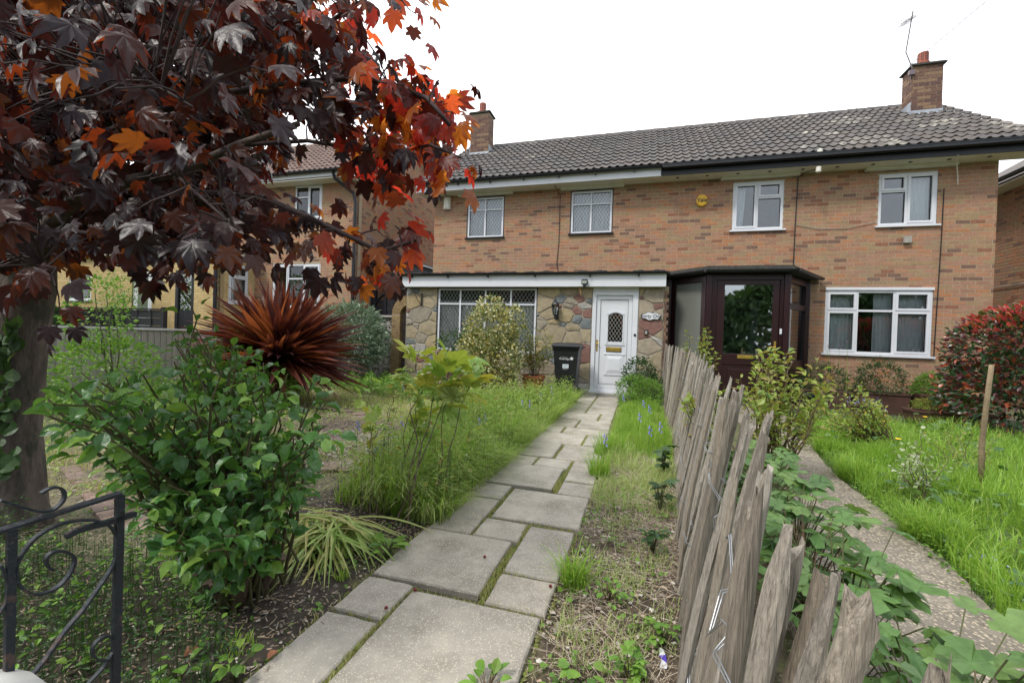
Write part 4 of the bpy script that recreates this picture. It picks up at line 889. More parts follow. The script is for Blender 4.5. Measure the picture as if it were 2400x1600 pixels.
MB().prism([(p[0], p[1]-.05) for p in arcg][::-1]+arcg, 10.77, 10.86, 'y').build('arched_top', blackwood, GT)
for k in range(12):
    z = .12+k*.165; x0 = g0; x1 = g1
    if z+.14 > 2.0: x0 += .08; x1 -= .08
    MB().box(x0, x1, 10.8+.006*(k % 2), 10.83+.006*(k % 2), z, z+.15).build('slat', blackwood, GT)
MB().box(-6.99, -6.94, 10.775, 10.8, .1, 2.2).build('centre_rail', blackwood, GT)
SW = thing('screen_block_wall', 'pierced concrete screen block wall with coping behind the grey green shrub', 'wall', (-6.5, 9.35, 0))
MB().box(-7.6, -5.78, 9.25, 9.47, 1.53, 1.58).build('coping', concrete_m, SW, bevel=.01)
for i in range(6):
    for j in range(5):
        x = -7.58+i*.3; z = .03+j*.3; q = MB(); cx, cz = x+.15, z+.15
        rim(q, x+.004, x+.296, z+.004, z+.296, 9.3, 9.42, .028)
        for a in range(4):
            an = a*math.pi/4
            q.add(*(lambda mb_: (mb_.v, mb_.f))(MB().box(-.13 if a % 2 == 0 else -.17, .13 if a % 2 == 0 else .17, 9.315+.002*a, 9.405-.002*a, -.014, .014).xf(lambda v, an=an: np.array([cx+v[0]*math.cos(an)-v[2]*math.sin(an), v[1], cz+v[0]*math.sin(an)+v[2]*math.cos(an)]))))
        q.build('screen_block', concrete_m, SW)
AR = thing('brick_arch', 'narrow brown brick arch beside the stone clad wall', 'arch', (-5.6, 9.3, 0))
M, P = brick_field(-5.775, -5.545, 0, 1.6, [], mapf=(EX, EY, EZ, np.array([0, 9.22, 0.]))); M2, P2 = brick_field(9.22, 9.45, 0, 1.6, [], mapf=(EY, -EX, EZ, np.array([-5.545, 0, 0.])))
pw = MB().box(-5.77, -5.55, 9.226, 9.446, 0, 1.6).build('pillar', mortar_d, AR); BA = mat('arch_brick', [(.22, .15, .07), (.27, .19, .09), (.17, .11, .06)], .9, 20, .3, .4, 80)
scatter(pw, 'brick', BOX, np.array(M+M2), np.array(P+P2), BA, 60)
for k in range(9):
    a0, a1 = math.pi-k*.17-.005, math.pi-(k+1)*.17+.01; c0 = (-5.33, 1.6)
    MB().prism([(c0[0]+r_*math.cos(a), c0[1]+r_*1.05*math.sin(a)) for r_, a in ((.22, a0), (.44, a0), (.44, a1), (.22, a1))], 9.215+U(0, .01), 9.44, 'y').build('arch_brick', BA, AR)
t = thing('iron_side_gate', 'rusty scrolled iron gate standing in the narrow brick arch', 'gate', (-5.4, 9.3, 0)); q = MB().tube([(-5.50, 9.3, .1), (-5.50, 9.3, 1.55)], .012, 5).tube([(-5.36, 9.3, .1), (-5.36, 9.3, 1.7)], .012, 5)
for k in range(7):
    cz = .3+k*.2; q.tube([(-5.43+.05*(1-s_/14)*math.cos(s_*.8), 9.3, cz+.06*(1-s_/14)*math.sin(s_*.8)) for s_ in range(12)], .006, 5)
q.build('scrollwork', mat('rusty_iron', [(.16, .07, .04), (.05, .05, .05)], .7, 12, .4), t)

# ------------------------------------------------------------------ ground, paths
MB().add([(-300, -300, -.06), (300, -300, -.06), (300, 300, -.06), (-300, 300, -.06)], [(0,1,2,3)]).build('ground', ground_m, None, kind='structure')
PATH_R = [(1.46, -1), (1.48, 2.22), (1.60, 2.83), (1.66, 3.45), (1.70, 4.53), (2.0, 6.3), (2.2, 7.4), (2.5, 9.0)]
PATH_L = [(.62, -1), (.62, 2.2), (.74, 2.83), (.90, 3.45), (1.12, 4.53), (1.45, 6.3), (1.4, 7.4), (1.2, 9.0)]
def px_r(y): return np.interp(y, [p[1] for p in PATH_R], [p[0] for p in PATH_R])
def px_l(y): return np.interp(y, [p[1] for p in PATH_L], [p[0] for p in PATH_L])
def fx(y): return np.interp(y, [0, .6, 1.2, 1.78, 4.36, 7.03, 9.0], [0.0, .04, .12, .19, .35, .43, .42])   # foot of the pale fence
def ground_cols(x, y):
    x0_, y0_ = x, y; x = x+.10*np.sin(y*4.1+np.sin(x*5))+U(-.09, .09, len(x)); y = y+.16*np.sin(x0_*3.3+np.cos(y*4)*1.5)+U(-.1, .1, len(x))
    n = np.sin(x*5.1+np.sin(y*3.3)*2)*np.sin(y*4.7+np.cos(x*2.9)*2)*.5+.5
    c = np.zeros((len(x), 4)); c[:, 3] = 1
    def mixc(mask, a, b_):
        c[mask, :3] = np.array(a)+(np.array(b_)-np.array(a))*n[mask, None]
    mixc(np.ones(len(x), bool), (.075, .085, .035), (.12, .115, .05))
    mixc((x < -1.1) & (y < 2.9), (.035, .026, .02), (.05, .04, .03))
    mixc((x < -1.1) & (x > -2.3) & (y > 2.9), (.09, .12, .04), (.14, .14, .05))
    mixc((x < -2.3) & (x > -6.5) & (y > 3.2), (.26, .23, .12), (.17, .17, .07))
    mixc((x < -2.2) & (x > -3.2) & (y > 3.0) & (y < 4.3), (.22, .20, .15), (.15, .14, .08))
    mixc(inpoly(x, y, [(-3.9, 5.2), (-2.75, 4.4), (-3.3, 3.7), (-4.6, 4.2)]), (.07, .05, .04), (.10, .08, .06))
    mixc((x < -2.2) & (y < 3.2) & (y > 1.3), (.10, .10, .05), (.15, .13, .08))
    mixc((x > -.36) & (x < .6) & (y < 3.3), (.062, .044, .03), (.10, .075, .05))
    mixc((x > -.36) & (x < .6) & (y > 3.3), (.11, .11, .04), (.16, .14, .07))
    mixc((x0_ > px_r(y0_)) & (x0_ < 9), (.05, .085, .022), (.075, .12, .03))
    mixc((y > 8.6) & (x > -5.4) & (x < 6.5), (.09, .085, .05), (.06, .055, .04))
    return c
gx, gy = np.meshgrid(np.arange(-9, 9.01, .06), np.arange(-.5, 10.2, .06)); gx = gx.ravel(); gy = gy.ravel()
gz = .016*np.sin(gx*2.1+gy*1.3)*np.sin(gy*1.7-gx)+U(-.008, .008, len(gx)); gz[(gx > -1.2) & (gx < -.3)] = -.004
gz[(gx > px_l(gy)-.02) & (gx < px_r(gy)+.02)] = -.03
nx_ = len(np.arange(-9, 9.01, .06)); ny_ = len(gx)//nx_; ii = (np.arange(ny_-1)[:, None]*nx_+np.arange(nx_-1)[None]).ravel()
put('garden_soil', np.stack([gx, gy, gz], 1), np.stack([ii, ii+1, ii+nx_+1, ii+nx_], 1), soil_m, None, kind='structure', smooth=True, col=ground_cols(gx, gy))
ys = np.arange(-1, 9.01, .08); L_ = [(px_l(y)+U(-.012, .012), y, .022) for y in ys]; R_ = [(px_r(y)+U(-.012, .012), y, .022) for y in ys]; n = len(ys)
V = L_+R_+[(a, b_, -.05) for a, b_, _ in L_]+[(a, b_, -.05) for a, b_, _ in R_]
F = [(i, n+i, n+i+1, i+1) for i in range(n-1)]+[(2*n+i, i, i+1, 2*n+i+1) for i in range(n-1)]+[(n+i, 3*n+i, 3*n+i+1, n+i+1) for i in range(n-1)]
MB().add(V, F).build('concrete_path', agg_m, None, kind='structure')
PV = thing('path', None, None, (-.75, 4, 0), kind='structure')
SL = [(-1.18,-.95,.2,.86),(-.92,-.35,.1,.62),(-1.18,-.95,.89,1.48),(-.92,-.35,.65,1.12),(-.925,-.35,1.15,1.715),(-1.175,-.945,1.50,1.755),(-1.17,-.645,1.775,2.30),(-.60,-.335,1.735,1.98),(-.60,-.335,2.0,2.545),
      (-.885,-.62,2.32,2.56),(-1.165,-.905,2.325,2.87),(-.865,-.315,2.585,3.12),(-1.165,-.905,2.895,3.18),(-1.165,-.605,3.205,3.75),(-.55,-.31,3.145,3.425),(-.55,-.315,3.45,4.03),(-.88,-.58,3.775,4.04),
      (-1.155,-.905,3.775,4.04),(-1.155,-.775,4.07,4.64),(-.745,-.33,4.06,4.65),(-1.14,-.585,4.68,5.2),(-.56,-.33,4.68,5.2),(-1.13,-.905,5.225,5.57),(-.875,-.34,5.225,5.57),(-1.12,-.79,5.60,6.14),(-.76,-.35,5.6,6.14),
      (-1.11,-.56,6.17,6.74),(-.53,-.355,6.17,6.74),(-1.11,-.81,6.77,7.06),(-.78,-.36,6.77,7.3),(-1.11,-.81,7.09,7.6),(-.78,-.36,7.33,7.86),(-1.1,-.81,7.63,8.2),(-.78,-.36,7.89,8.44),(-1.1,-.81,8.23,8.95),(-.78,-.36,8.47,8.95)]
for (a, b_, c, d) in SL:
    q = []
    for (x0, y0), (x1, y1) in (((a, c), (b_, c)), ((b_, c), (b_, d)), ((b_, d), (a, d)), ((a, d), (a, c))):
        for t in np.linspace(0, 1, 6)[:-1]: q.append((x0+(x1-x0)*t+U(-.003, .003), y0+(y1-y0)*t+U(-.003, .003)))
    cx, cy = (a+b_)/2, (c+d)/2; z = .024+U(-.004, .004); tx, ty = U(-.006, .006, 2); n = len(q)
    ins = lambda k: [(p[0]-np.sign(p[0]-cx)*k*(abs(p[0]-cx) > (b_-a)*.4), p[1]-np.sign(p[1]-cy)*k*(abs(p[1]-cy) > (d-c)*.4)) for p in q]
    zz = lambda p, h: z-h+tx*(p[0]-cx)+ty*(p[1]-cy)
    V = [(p[0], p[1], -.02) for p in q]+[(p[0], p[1], zz(p, .006)) for p in q]+[(p[0], p[1], zz(p, 0)) for p in ins(.006)]
    F = [(i, (i+1) % n, n+(i+1) % n, n+i) for i in range(n)]+[(n+i, n+(i+1) % n, 2*n+(i+1) % n, 2*n+i) for i in range(n)]+[tuple(range(2*n, 3*n))]
    MB().add(V, F).build('paving_slab', slab_m, PV)
# moss and short grass in the joints
JP = []
for (a, b_, c, d) in SL:
    if c < .5: continue
    for (x0, y0, x1, y1) in ((b_+.014, c, b_+.014, d), (a, d+.013, b_, d+.013), (a-.012, c, a-.012, d)):
        L_ = math.hypot(x1-x0, y1-y0); wide = abs((x0+.61)) < .06 or abs(x0+.93) < .02 or abs(x0+.57) < .03; k = int(L_*(430 if wide else 130)); t = U(0, 1, k)
        w_ = .012 if wide else .006; JP.append(np.stack([x0+(x1-x0)*t+U(-w_, w_, k), y0+(y1-y0)*t+U(-w_, w_, k), np.full(k, .008)], 1))
JP = np.concatenate(JP); q = JP[(np.sin(JP[:, 1]*9+JP[:, 0]*5)+U(-1, 1, len(JP))) > -.35]
jg = thing('moss', 'moss and short grass filling the joints between the paving slabs', 'moss', (-.75, 3, 0), kind='stuff')
blades(jg, 'joint_grass', q, U(.012, .032, len(q)), .004, grass_d, curl=.3, spread=.7)
T = ([(-1,0,0),(0,-1,0),(1,0,0),(0,1,0),(0,0,.8)], [(0,1,4),(1,2,4),(2,3,4),(3,0,4)])
scatter(jg, 'moss_cushion', T, sc_M(np.tile(np.eye(3), (len(JP)//2, 1, 1)), U(.005, .012, len(JP)//2)), JP[::2][:len(JP)//2]-[0, 0, .004], moss_m, 0)

# ------------------------------------------------------------------ chestnut pale fence
PF = thing('pale_fence', 'leaning weathered chestnut pale fence wired together beside the paved path', 'fence', (.3, 4, 0))
y = .30; tops = []; wires = [[], []]
i = 0
while y < 8.98:
    near = y < 2.5; w_ = U(.028, .039) if y < 2.4 else U(.034, .048); th = U(.017, .027); h = np.interp(y, [.3, .9, 1.7, 3.5, 7, 9], [.93, .90, .93, .97, 1.05, 1.10])+U(-.045, .045)
    if abs(y-1.78) < .05: h = .965; w_ = .060; th = .04
    fxx = fx(y)+U(-.02, .02); lean = np.interp(y, [.3, 1.8, 6.5, 8, 9], [.16, .17, .20, .10, .04])+U(-.05, .05); ly_ = U(-.06, .06)
    b0 = np.array([fxx, y, -.05]); t0 = np.array([fxx+lean, y+ly_+.02, h]); k = 7; rr = U(.72, 1.18, k); a0 = U(0, 6); V = []; nr = 11
    style = RNG.choice(3, p=[.25, .35, .4]); bow = U(-.014, .014, 2)
    for j in range(nr):
        s_ = [0, .12, .26, .4, .54, .68, .8, .89, .94, .975, 1.0][j]; c = b0+(t0-b0)*s_+np.array([bow[0], bow[1], 0])*math.sin(math.pi*s_*1.3)
        tp = 1.0
        if s_ > .85: tp = {0: 1-(s_-.85)/.15*.66, 1: 1-(s_-.85)/.15*.22, 2: 1-max(0, s_-.93)/.07*.5}[int(style)]
        for m_i in range(k):
            an = a0*.15+2*math.pi*m_i/k; r_ = rr[m_i]*(1+.07*math.sin(j*1.9+m_i*2+a0))
            zt = (U(-.02, .02) if j == nr-1 else 0)
            V.append(c+np.array([math.cos(an)*th*.62*r_*tp, math.sin(an)*w_*.55*r_*tp*(1+.05*math.sin(j+a0)), zt]))
    F = [(j*k+m_i, j*k+(m_i+1) % k, (j+1)*k+(m_i+1) % k, (j+1)*k+m_i) for j in range(nr-1) for m_i in range(k)]+[tuple(range((nr-1)*k, nr*k))]
    # own origin at the foot so the grain follows each pale
    me = bpy.data.meshes.new('pale'); V = np.array(V); me.from_pydata([tuple(p) for p in V-b0], [], F); me.materials.append(wood_g)
    o = link('pale', me, PF); o.location = b0-base(PF)
    
    for q_, zf in enumerate((.30, .74)):
        c = b0+(t0-b0)*zf; wires[q_].append(c+np.array([-th*.74 if (i+q_) % 3 else th*.2, 0, 0])); wires[q_].append(c+np.array([-th*.45, w_*.7, -.004]))
    y += .034+(U(.022, .045) if y < 1.3 else U(.035, .07)); i += 1
for ws in wires:
    p1 = [p+np.array([-.004, 0, .004*math.sin(j*1.5)]) for j, p in enumerate(ws)]; p2 = [p+np.array([-.008, .002, .004*math.cos(j*1.5)]) for j, p in enumerate(ws)]
    MB().tube(p1, .0011, 5).tube(p2, .0011, 5).build('wire', steel_m, PF)

# ------------------------------------------------------------------ grasses and litter
def P3(q, z=0.0): return np.column_stack([q, np.full(len(q), z)])
def grassy(name, label, poly, n, h, w_, mt, lean=None, curl=.5, thr=.35, freq=3, spread=.35, cat='grass'):
    q = rpoly(poly, n); q = clump(q, freq, thr); k = len(q)
    var = .35+.95*(np.sin(q[:, 0]*6.1+1.3*np.sin(q[:, 1]*4.3))*np.sin(q[:, 1]*5.2+np.cos(q[:, 0]*4))*.5+.5)
    return blades(None, name, P3(q), U(h[0], h[1], k)*var, w_, mt, lean=lean, curl=curl, label=label, cat=cat, spread=spread)
bank = [(-1.10, 2.35), (-1.08, 8.0), (-1.6, 7.5), (-2.35, 6.4), (-2.5, 4.5), (-2.1, 3.4), (-1.95, 2.45)]
grassy('grass', 'tall fine green grass leaning over the left edge of the paved path', bank, 17000, (.22, .52), .0055, grass_m, lean=(.25, -.1, 0), curl=.8, thr=.25, spread=.6)
grassy('grass', 'pale seeding grass heads mixed through the bank left of the path', bank, 15000, (.2, .52), .0045, grass_p, lean=(.25, -.2, 0), curl=.95, thr=.3, freq=4, spread=.8)
grassy('grass', 'straw coloured dead grass stems standing in the bank beside the path', bank, 3500, (.2, .5), .003, straw_m, lean=(.2, -.1, 0), curl=.6, thr=.35, spread=.7)
grassy('grass', 'short yellowing turf around the brick edged bed on the left', [(-2.2, 3.9), (-1.9, 6.5), (-1.7, 8.9), (-5.5, 8.9), (-6, 6.2), (-4.8, 5.5), (-3.6, 5.6), (-2.6, 4.6)], 34000, (.02, .10), .005, grass_d, thr=.25, spread=.8)
grassy('grass', 'sparse yellow green turf beside the maple trunk', [(-5.5, 1.9), (-2.4, 2.0), (-2.2, 3.8), (-4.4, 4.1), (-5.8, 5)], 20000, (.015, .07), .005, grass_d, thr=.35, spread=.8, freq=2.5)
lawn = [(1.53, 2.3), (1.66, 2.9), (1.73, 3.6), (1.78, 4.6), (2.08, 6.3), (2.4, 8.0), (4.0, 8.1), (7, 6.5), (7.5, 4), (6, 1.6), (2.2, 1.0), (1.6, 1.2)]
grassy('grass', 'straw coloured stems and seed heads standing through the right lawn', lawn, 3000, (.12, .3), .003, grass_p, curl=.6, thr=.4, spread=.6)
grassy('grass', 'bright green uncut lawn grass right of the concrete path', lawn, 44000, (.10, .34), .006, grass_m, curl=.75, thr=.02, spread=.6)
grassy('grass', 'taller tufts of lawn grass arching over the concrete path edge', [(1.5, 2.3), (1.62, 2.9), (1.70, 4), (1.9, 5.5), (2.2, 6.8), (3.0, 6), (2.7, 4.2), (2.3, 3.0), (1.9, 1.6), (1.55, 1.4)], 9000, (.14, .34), .0055, grass_m, lean=(-.12, -.05, 0), curl=.8, thr=.35, freq=5)
strip = [(-.3, 3.0), (.3, 3.0), (.36, 5), (.4, 8.3), (-.34, 8.3)]
grassy('grass', 'yellow green grass patches in the strip between path and pale fence', strip, 19000, (.03, .18), .0045, grass_p, thr=.3, freq=5, curl=.7, spread=.7)
grassy('grass', 'greener grass tufts in the far half of the strip beside the fence', [(-.28, 4.4), (.33, 4.4), (.38, 7.6), (-.3, 7.6)], 11000, (.10, .32), .005, grass_m, thr=.34, freq=6, curl=.7)
grassy('grass', 'thin dry grass tufts in the mulch near the pale fence', [(-.28, 1.5), (.15, 1.5), (.3, 3.2), (-.28, 3.2)], 5200, (.02, .11), .004, grass_p, thr=.52, freq=8, curl=.7, spread=.7)
def tuft(x, y, n, r, h, label, mt=grass_m, w_=.005, lean=(0, 0, 0), curl=.7, spread=.75, cat='grass tuft'):
    a = U(0, 6.3, n); rr = r*np.sqrt(U(0, 1, n)); return blades(None, 'grass_tuft', np.column_stack([x+rr*np.cos(a), y+rr*np.sin(a), np.zeros(n)]), h*(.25+.75*U(0, 1, n)**1.6), w_, mt, lean=lean, curl=curl, label=label, cat=cat, kind='stuff', spread=spread)
tuft(-.255, 2.02, 300, .055, .26, 'bright green grass tuft growing over the right edge of the paved path nearest the camera')
tuft(-.30, 3.72, 300, .09, .34, 'second grass tuft along the right edge of the path', curl=.5)
tuft(-.32, 4.4, 350, .08, .34, 'third taller grass tuft along the right edge of the path', curl=.4)
tuft(1.72, 3.25, 600, .14, .36, 'dense grass tussock spilling onto the concrete path', lean=(-.2, -.1, 0), curl=.8)
tuft(1.82, 4.5, 500, .13, .34, 'second grass tussock beside the bend of the concrete path', lean=(-.2, -.1, 0), curl=.8)
tuft(2.0, 5.5, 500, .15, .34, 'third grass tussock further up the concrete path', lean=(-.2, -.1, 0), curl=.8)
tuft(-1.35, 1.22, 60, .06, .07, 'small grass tuft on dark soil beside the first paving slab', curl=.4); tuft(-1.30, 1.72, 50, .03, .09, 'little green grass tuft below the strap leaved clump')
# daylily clump draping onto the soil
DL = thing('daylily', 'clump of flattened pale green strap leaves between the rose bush and path', 'plant', (-1.55, 2.0, 0)); n = 190
a = U(-2.9, .6, n); P = np.column_stack([-1.62+U(-.16, .12, n), 1.98+U(-.1, .16, n), U(.01, .12, n)]); D = np.column_stack([np.cos(a)*.9+.35, np.sin(a)*.8-.1, U(.05, .5, n)])
T = T_sword(.018, .42, 6); M = sc_M(frames(D, np.column_stack([U(-.3, .3, n), U(-.3, .3, n), np.ones(n)])), U(.26, .46, n)); scatter(DL, 'strap_leaf', T, M, P, strap_m, 190)
# straw, pebbles, crumbs of mulch
def litter(name, label, poly, n, ln, wd, mt, z=.012, freq=4, thr=.2, cat='litter'):
    q = clump(rpoly(poly, n), freq, thr); k = len(q); a = U(0, 6.3, k); D = np.column_stack([np.cos(a), np.sin(a), U(-.12, .25, k)])
    T = ([(-.5,0,0),(.5,0,0),(.5,1,0),(-.5,1,0),(0,.5,.5)], [(0,1,4),(1,2,4),(2,3,4),(3,0,4)]); M = frames(D, np.column_stack([U(-.3, .3, k), U(-.3, .3, k), np.ones(k)]))
    L_ = U(ln[0], ln[1], k); M = M*np.stack([np.full(k, wd), L_, np.full(k, wd)], 1)[:, None, :]
    o = thing(name, label, cat, (*q.mean(0), 0), kind='stuff'); scatter(o, name, T, M, P3(q, z)+np.column_stack([0*a, 0*a, U(0, .015, k)]), mt, 0); return o
litter('dead_straw', 'dead grey straw lying over the mulch beside the pale fence', [(-.3, .8), (.1, .8), (.33, 3.2), (.38, 5.5), (-.3, 5.5)], 5200, (.03, .15), .0015, straw_l)
litter('bark_mulch', 'brown bark crumbs over the soil beside the fence', [(-.36, .7), (.12, .7), (.3, 4), (-.3, 4)], 3600, (.005, .018), .0035, straw_m)
litter('bark_mulch', 'dark crumbs and dry stalks on the soil left of the path', [(-1.15, .9), (-1.15, 2.4), (-2.3, 3.2), (-5, 2.8), (-4, 1.2), (-2, .8)], 7500, (.006, .035), .004, straw_m)
litter('bark_mulch', 'woody crumbs in the brick edged bed on the left', [(-3.9, 5.2), (-2.75, 4.4), (-3.3, 3.7), (-4.6, 4.2)], 3500, (.01, .05), .005, straw_m)
def pebbles(label, poly, n, s, thr=.3):
    q = clump(rpoly(poly, n), 3, thr); k = len(q); V = [(1,0,0),(-1,0,0),(0,1,0),(0,-1,0),(0,0,.6),(0,0,-.6),(.7,.7,.3),(-.7,.7,.3),(-.7,-.7,.3),(.7,-.7,.3)]
    F = [(4,6,7),(4,7,8),(4,8,9),(4,9,6),(6,0,2),(6,2,7),(7,2,1),(7,1,8),(8,1,3),(8,3,9),(9,3,0),(9,0,6)]; M = frames(np.column_stack([U(-1, 1, k), U(-1, 1, k), 0*q[:, 0]]), np.tile([0, 0, 1.0], (k, 1)))
    M = M*np.stack([U(s[0], s[1], k), U(s[0], s[1], k)*1.3, U(s[0], s[1], k)], 1)[:, None, :]; o = thing('pebbles', label, 'pebbles', (*q.mean(0), 0), kind='stuff'); scatter(o, 'pebble', (V, F), M, P3(q, .012), pebble_m, 0)
pebbles('pale gravel showing through the turf left of the grassy bank', [(-2.1, 3.1), (-3.3, 3.1), (-3.5, 4.2), (-2.9, 4.5), (-2.3, 4.2)], 2600, (.005, .016))
pebbles('scattered gravel across the thin turf on the left', [(-2.3, 4), (-2.2, 7), (-5.5, 7.5), (-5.5, 2), (-2.5, 1.8)], 3500, (.004, .012))
pebbles('small stones scattered in the mulch strip', [(-.35, .7), (.1, .7), (.3, 4), (-.3, 4)], 420, (.004, .012), 0)
pebbles('small stones on the dark soil left of the path', [(-1.2, .8), (-1.2, 2.4), (-2.2, 2.6), (-2, .8)], 500, (.003, .008), 0)
# brick edging laid in the turf
BE = thing('brick_edging', 'diamond of worn red bricks laid flat around a mulched bed', 'edging', (-3.6, 4.5, 0)); Ms, Ps = [], []
def bricks_line(a, b_, wd=.22, st=.11, rows=1):
    a = np.array(a); b_ = np.array(b_); L_ = np.linalg.norm(b_-a); d = (b_-a)/L_; nn = np.array([-d[1], d[0]])
    for r in range(rows):
        for k in range(int(L_/st)):
            c = a+d*((k+.5)*st)+nn*(r*(wd+.01)); t = U(-.06, .06); ex = np.array([d[0]*math.cos(t)-d[1]*math.sin(t), d[0]*math.sin(t)+d[1]*math.cos(t), U(-.03, .03)]); ey = np.array([-ex[1], ex[0], 0])
            Ms.append(np.stack([ex*(st-.01), ey*wd, EZ*.05], 1)); Ps.append(np.array([*c, -.012+U(-.008, .008)])-ey*wd*.5)
bricks_line((-4.65, 4.2), (-3.35, 3.62)); bricks_line((-3.2, 3.66), (-2.7, 4.45)); bricks_line((-2.75, 4.55), (-3.85, 5.3)); bricks_line((-3.95, 5.35), (-4.85, 5.5)); bricks_line((-2.2, 3.2), (-2.9, 2.95))
bricks_line((-4.3, 2.3), (-2.75, 1.72), .105, .215, 3); bricks_line((-2.8, 1.75), (-2.0, 1.9), .105, .215, 2)
scatter(BE, 'brick', BOX, np.array(Ms), np.array(Ps), brick_path, 300)

# ------------------------------------------------------------------ ground cover and weeds
fresh2 = mat('pale_weed_leaf', [(.26,.40,.08),(.34,.46,.10),(.20,.34,.06),(.42,.48,.18)], .55, 20, .2, trans=.4, tcols=[(.3,.45,.06),(.35,.5,.08),(.25,.4,.05),(.4,.5,.15)])
def cover(name, label, poly, n, size, mt, z=(.03, .18), T=OVAL, thr=.3, freq=5, up=.9, rnd=.6, cat='weeds', nparts=0, pn='leaf'):
    q = clump(rpoly(poly, n), freq, thr); k = len(q); P = P3(q); hz = U(z[0], z[1], k)*(.5+.5*np.sin(q[:, 0]*7+q[:, 1]*5)**2); P[:, 2] = hz
    o = thing(name, label, cat, (*q.mean(0), 0), kind='stuff'); a = U(0, 6.3, k)
    scatter(o, pn, T, sc_M(leafset(P, np.column_stack([np.cos(a), np.sin(a), U(-.3, .3, k)]), up, rnd), U(.6, 1.3, k)*size), P, mt, nparts)
    sel = RNG.choice(k, k//3, replace=False); pp = P[sel].copy(); pp[:, 2] = 0; blades(o, 'stalk', pp, hz[sel]*1.02, .003, dgreen_m, curl=.1, spread=.15)
    return o
cover('ground_cover', 'shaded dark green weeds behind the iron gate', [(-1.2, .5), (-1.25, 1.15), (-1.9, 1.5), (-3.1, 1.5), (-3.4, .4), (-2, .2)], 9000, .024, dgreen_m, (.02, .24), T=NARROW, thr=.1, up=.5)
cover('ground_cover', 'fresh green weeds behind the iron gate and under the rose', [(-1.3, .6), (-1.35, 1.3), (-2.4, 1.7), (-3.1, 1.35), (-2.4, .3)], 1600, .024, green_m, (.04, .25), thr=.35)
cover('ground_cover', 'low leafy weeds under the red spiky plant and grey shrub', [(-7.2, 7.6), (-3.9, 6.5), (-3.3, 7.2), (-5.2, 8.9), (-7.5, 8.9)], 9000, .045, green_m, (.05, .32), thr=.25, freq=3)
cover('ground_cover', 'bright leafy weeds along the board fence on the far left', [(-7.8, 3.2), (-5.0, 3.6), (-4.9, 5.2), (-6.2, 7.2), (-7.9, 6.8)], 9000, .045, green_m, (.05, .34), thr=.2, freq=3)
cover('ground_cover', 'feathery weeds through the grassy bank left of the path', bank, 14000, .036, fresh2, (.10, .56), T=NARROW, thr=.3, freq=4, up=.3)
cover('ground_cover', 'low yellow green weeds creeping over the thin turf on the left', [(-2.25, 2.4), (-2.2, 6.5), (-3.2, 7.0), (-5.8, 6.4), (-6.5, 3), (-5, 1.8), (-2.8, 1.9)], 11000, .026, fresh2, (.01, .10), T=ROUND, thr=.42, freq=3.2)
cover('ground_cover', 'pale yellow green weeds dotted over the bank beside the path', bank, 4200, .04, rose_m2, (.12, .5), T=OVAL, thr=.5, freq=5, up=.5)
cover('ground_cover', 'leafy weeds in front of the potted shrub and bin', [(-1.12, 6.2), (-1.12, 7.9), (-1.5, 7.6), (-2.5, 6.7), (-2.6, 5.8)], 9000, .036, fresh2, (.10, .42), T=NARROW, thr=.1, freq=4, up=.4)
cover('ground_cover', 'small weeds along the concrete path edge with lawn', [(1.42, 1.6), (1.56, 2.9), (1.66, 3.9), (1.9, 5.7), (2.1, 5.7), (1.85, 3.9), (1.75, 2.8), (1.65, 1.6)], 2600, .022, green_m, (.02, .10), thr=.1)
cover('ground_cover', 'broad weeds scattered through the lawn on the right', lawn, 2600, .06, lobed_m, (.08, .26), T=PALM, thr=.5, freq=3)
cover('ground_cover', 'sparse seedlings in the mulch strip beside the fence', [(-.36, .75), (.05, .75), (.27, 3.4), (-.3, 3.4)], 1700, .022, green_m, (.01, .07), T=ROUND, thr=.58, freq=11)
cover('ground_cover', 'small seedlings on the dark soil left of the path', [(-1.18, .9), (-1.15, 2.3), (-2.0, 2.3), (-1.8, .9)], 520, .022, green_m, (.01, .05), T=ROUND, thr=.62, freq=12)
# individual broad leaved weeds
def weed(x, y, n, size, h, label, T=PALM, mt=green_m, name='weed', cat='weed', r=.05, group=None):
    root = thing(name, label, cat, (x, y, 0), group); a = U(0, 6.3, n); rr = r*U(.3, 1, n); zz = U(h*.35, h, n); P = np.column_stack([x+rr*np.cos(a), y+rr*np.sin(a), zz])
    M = sc_M(leafset(P, np.column_stack([np.cos(a), np.sin(a), U(-.2, .3, n)]), 1.0, .35), U(.7, 1.2, n)*size); scatter(root, 'leaf', T, M, P, mt, n)
    q = MB()
    for p in P: q.tube([(x, y, -.01), ((x+p[0])/2, (y+p[1])/2, p[2]*.7), tuple(p)], .0022, 4, False)
    q.build('stalk', stem_g, root); return root
weed(-.43, 1.30, 26, .055, .07, 'dandelion rosette overhanging the right edge of the nearest slab', T=OVAL); weed(-.30, 1.18, 18, .04, .08, 'leafy weed in the mulch just right of the dandelion rosette')
weed(.0, 1.52, 14, .042, .09, 'three lobed weed in the middle of the near mulch'); weed(-.16, 1.46, 12, .04, .08, 'pale green seedling cluster in the near mulch', T=ROUND)
weed(-.02, 1.28, 12, .035, .07, 'small weed below the blue wrapper', T=ROUND); weed(.12, 1.75, 14, .04, .1, 'weed at the foot of the tallest near pale'); weed(-.1, 1.95, 12, .038, .08, 'weed beside the bright grass tuft in the mulch', T=ROUND)
weed(-1.22, 1.10, 16, .04, .10, 'fresh green weed on the soil beside the first paving slab', T=ROUND); weed(-1.38, 1.02, 14, .04, .10, 'pale weed with round leaves left of the first paving slab', T=ROUND); weed(-1.2, 1.95, 16, .075, .09, 'dock rosette growing against the fourth paving slab', T=OVAL)
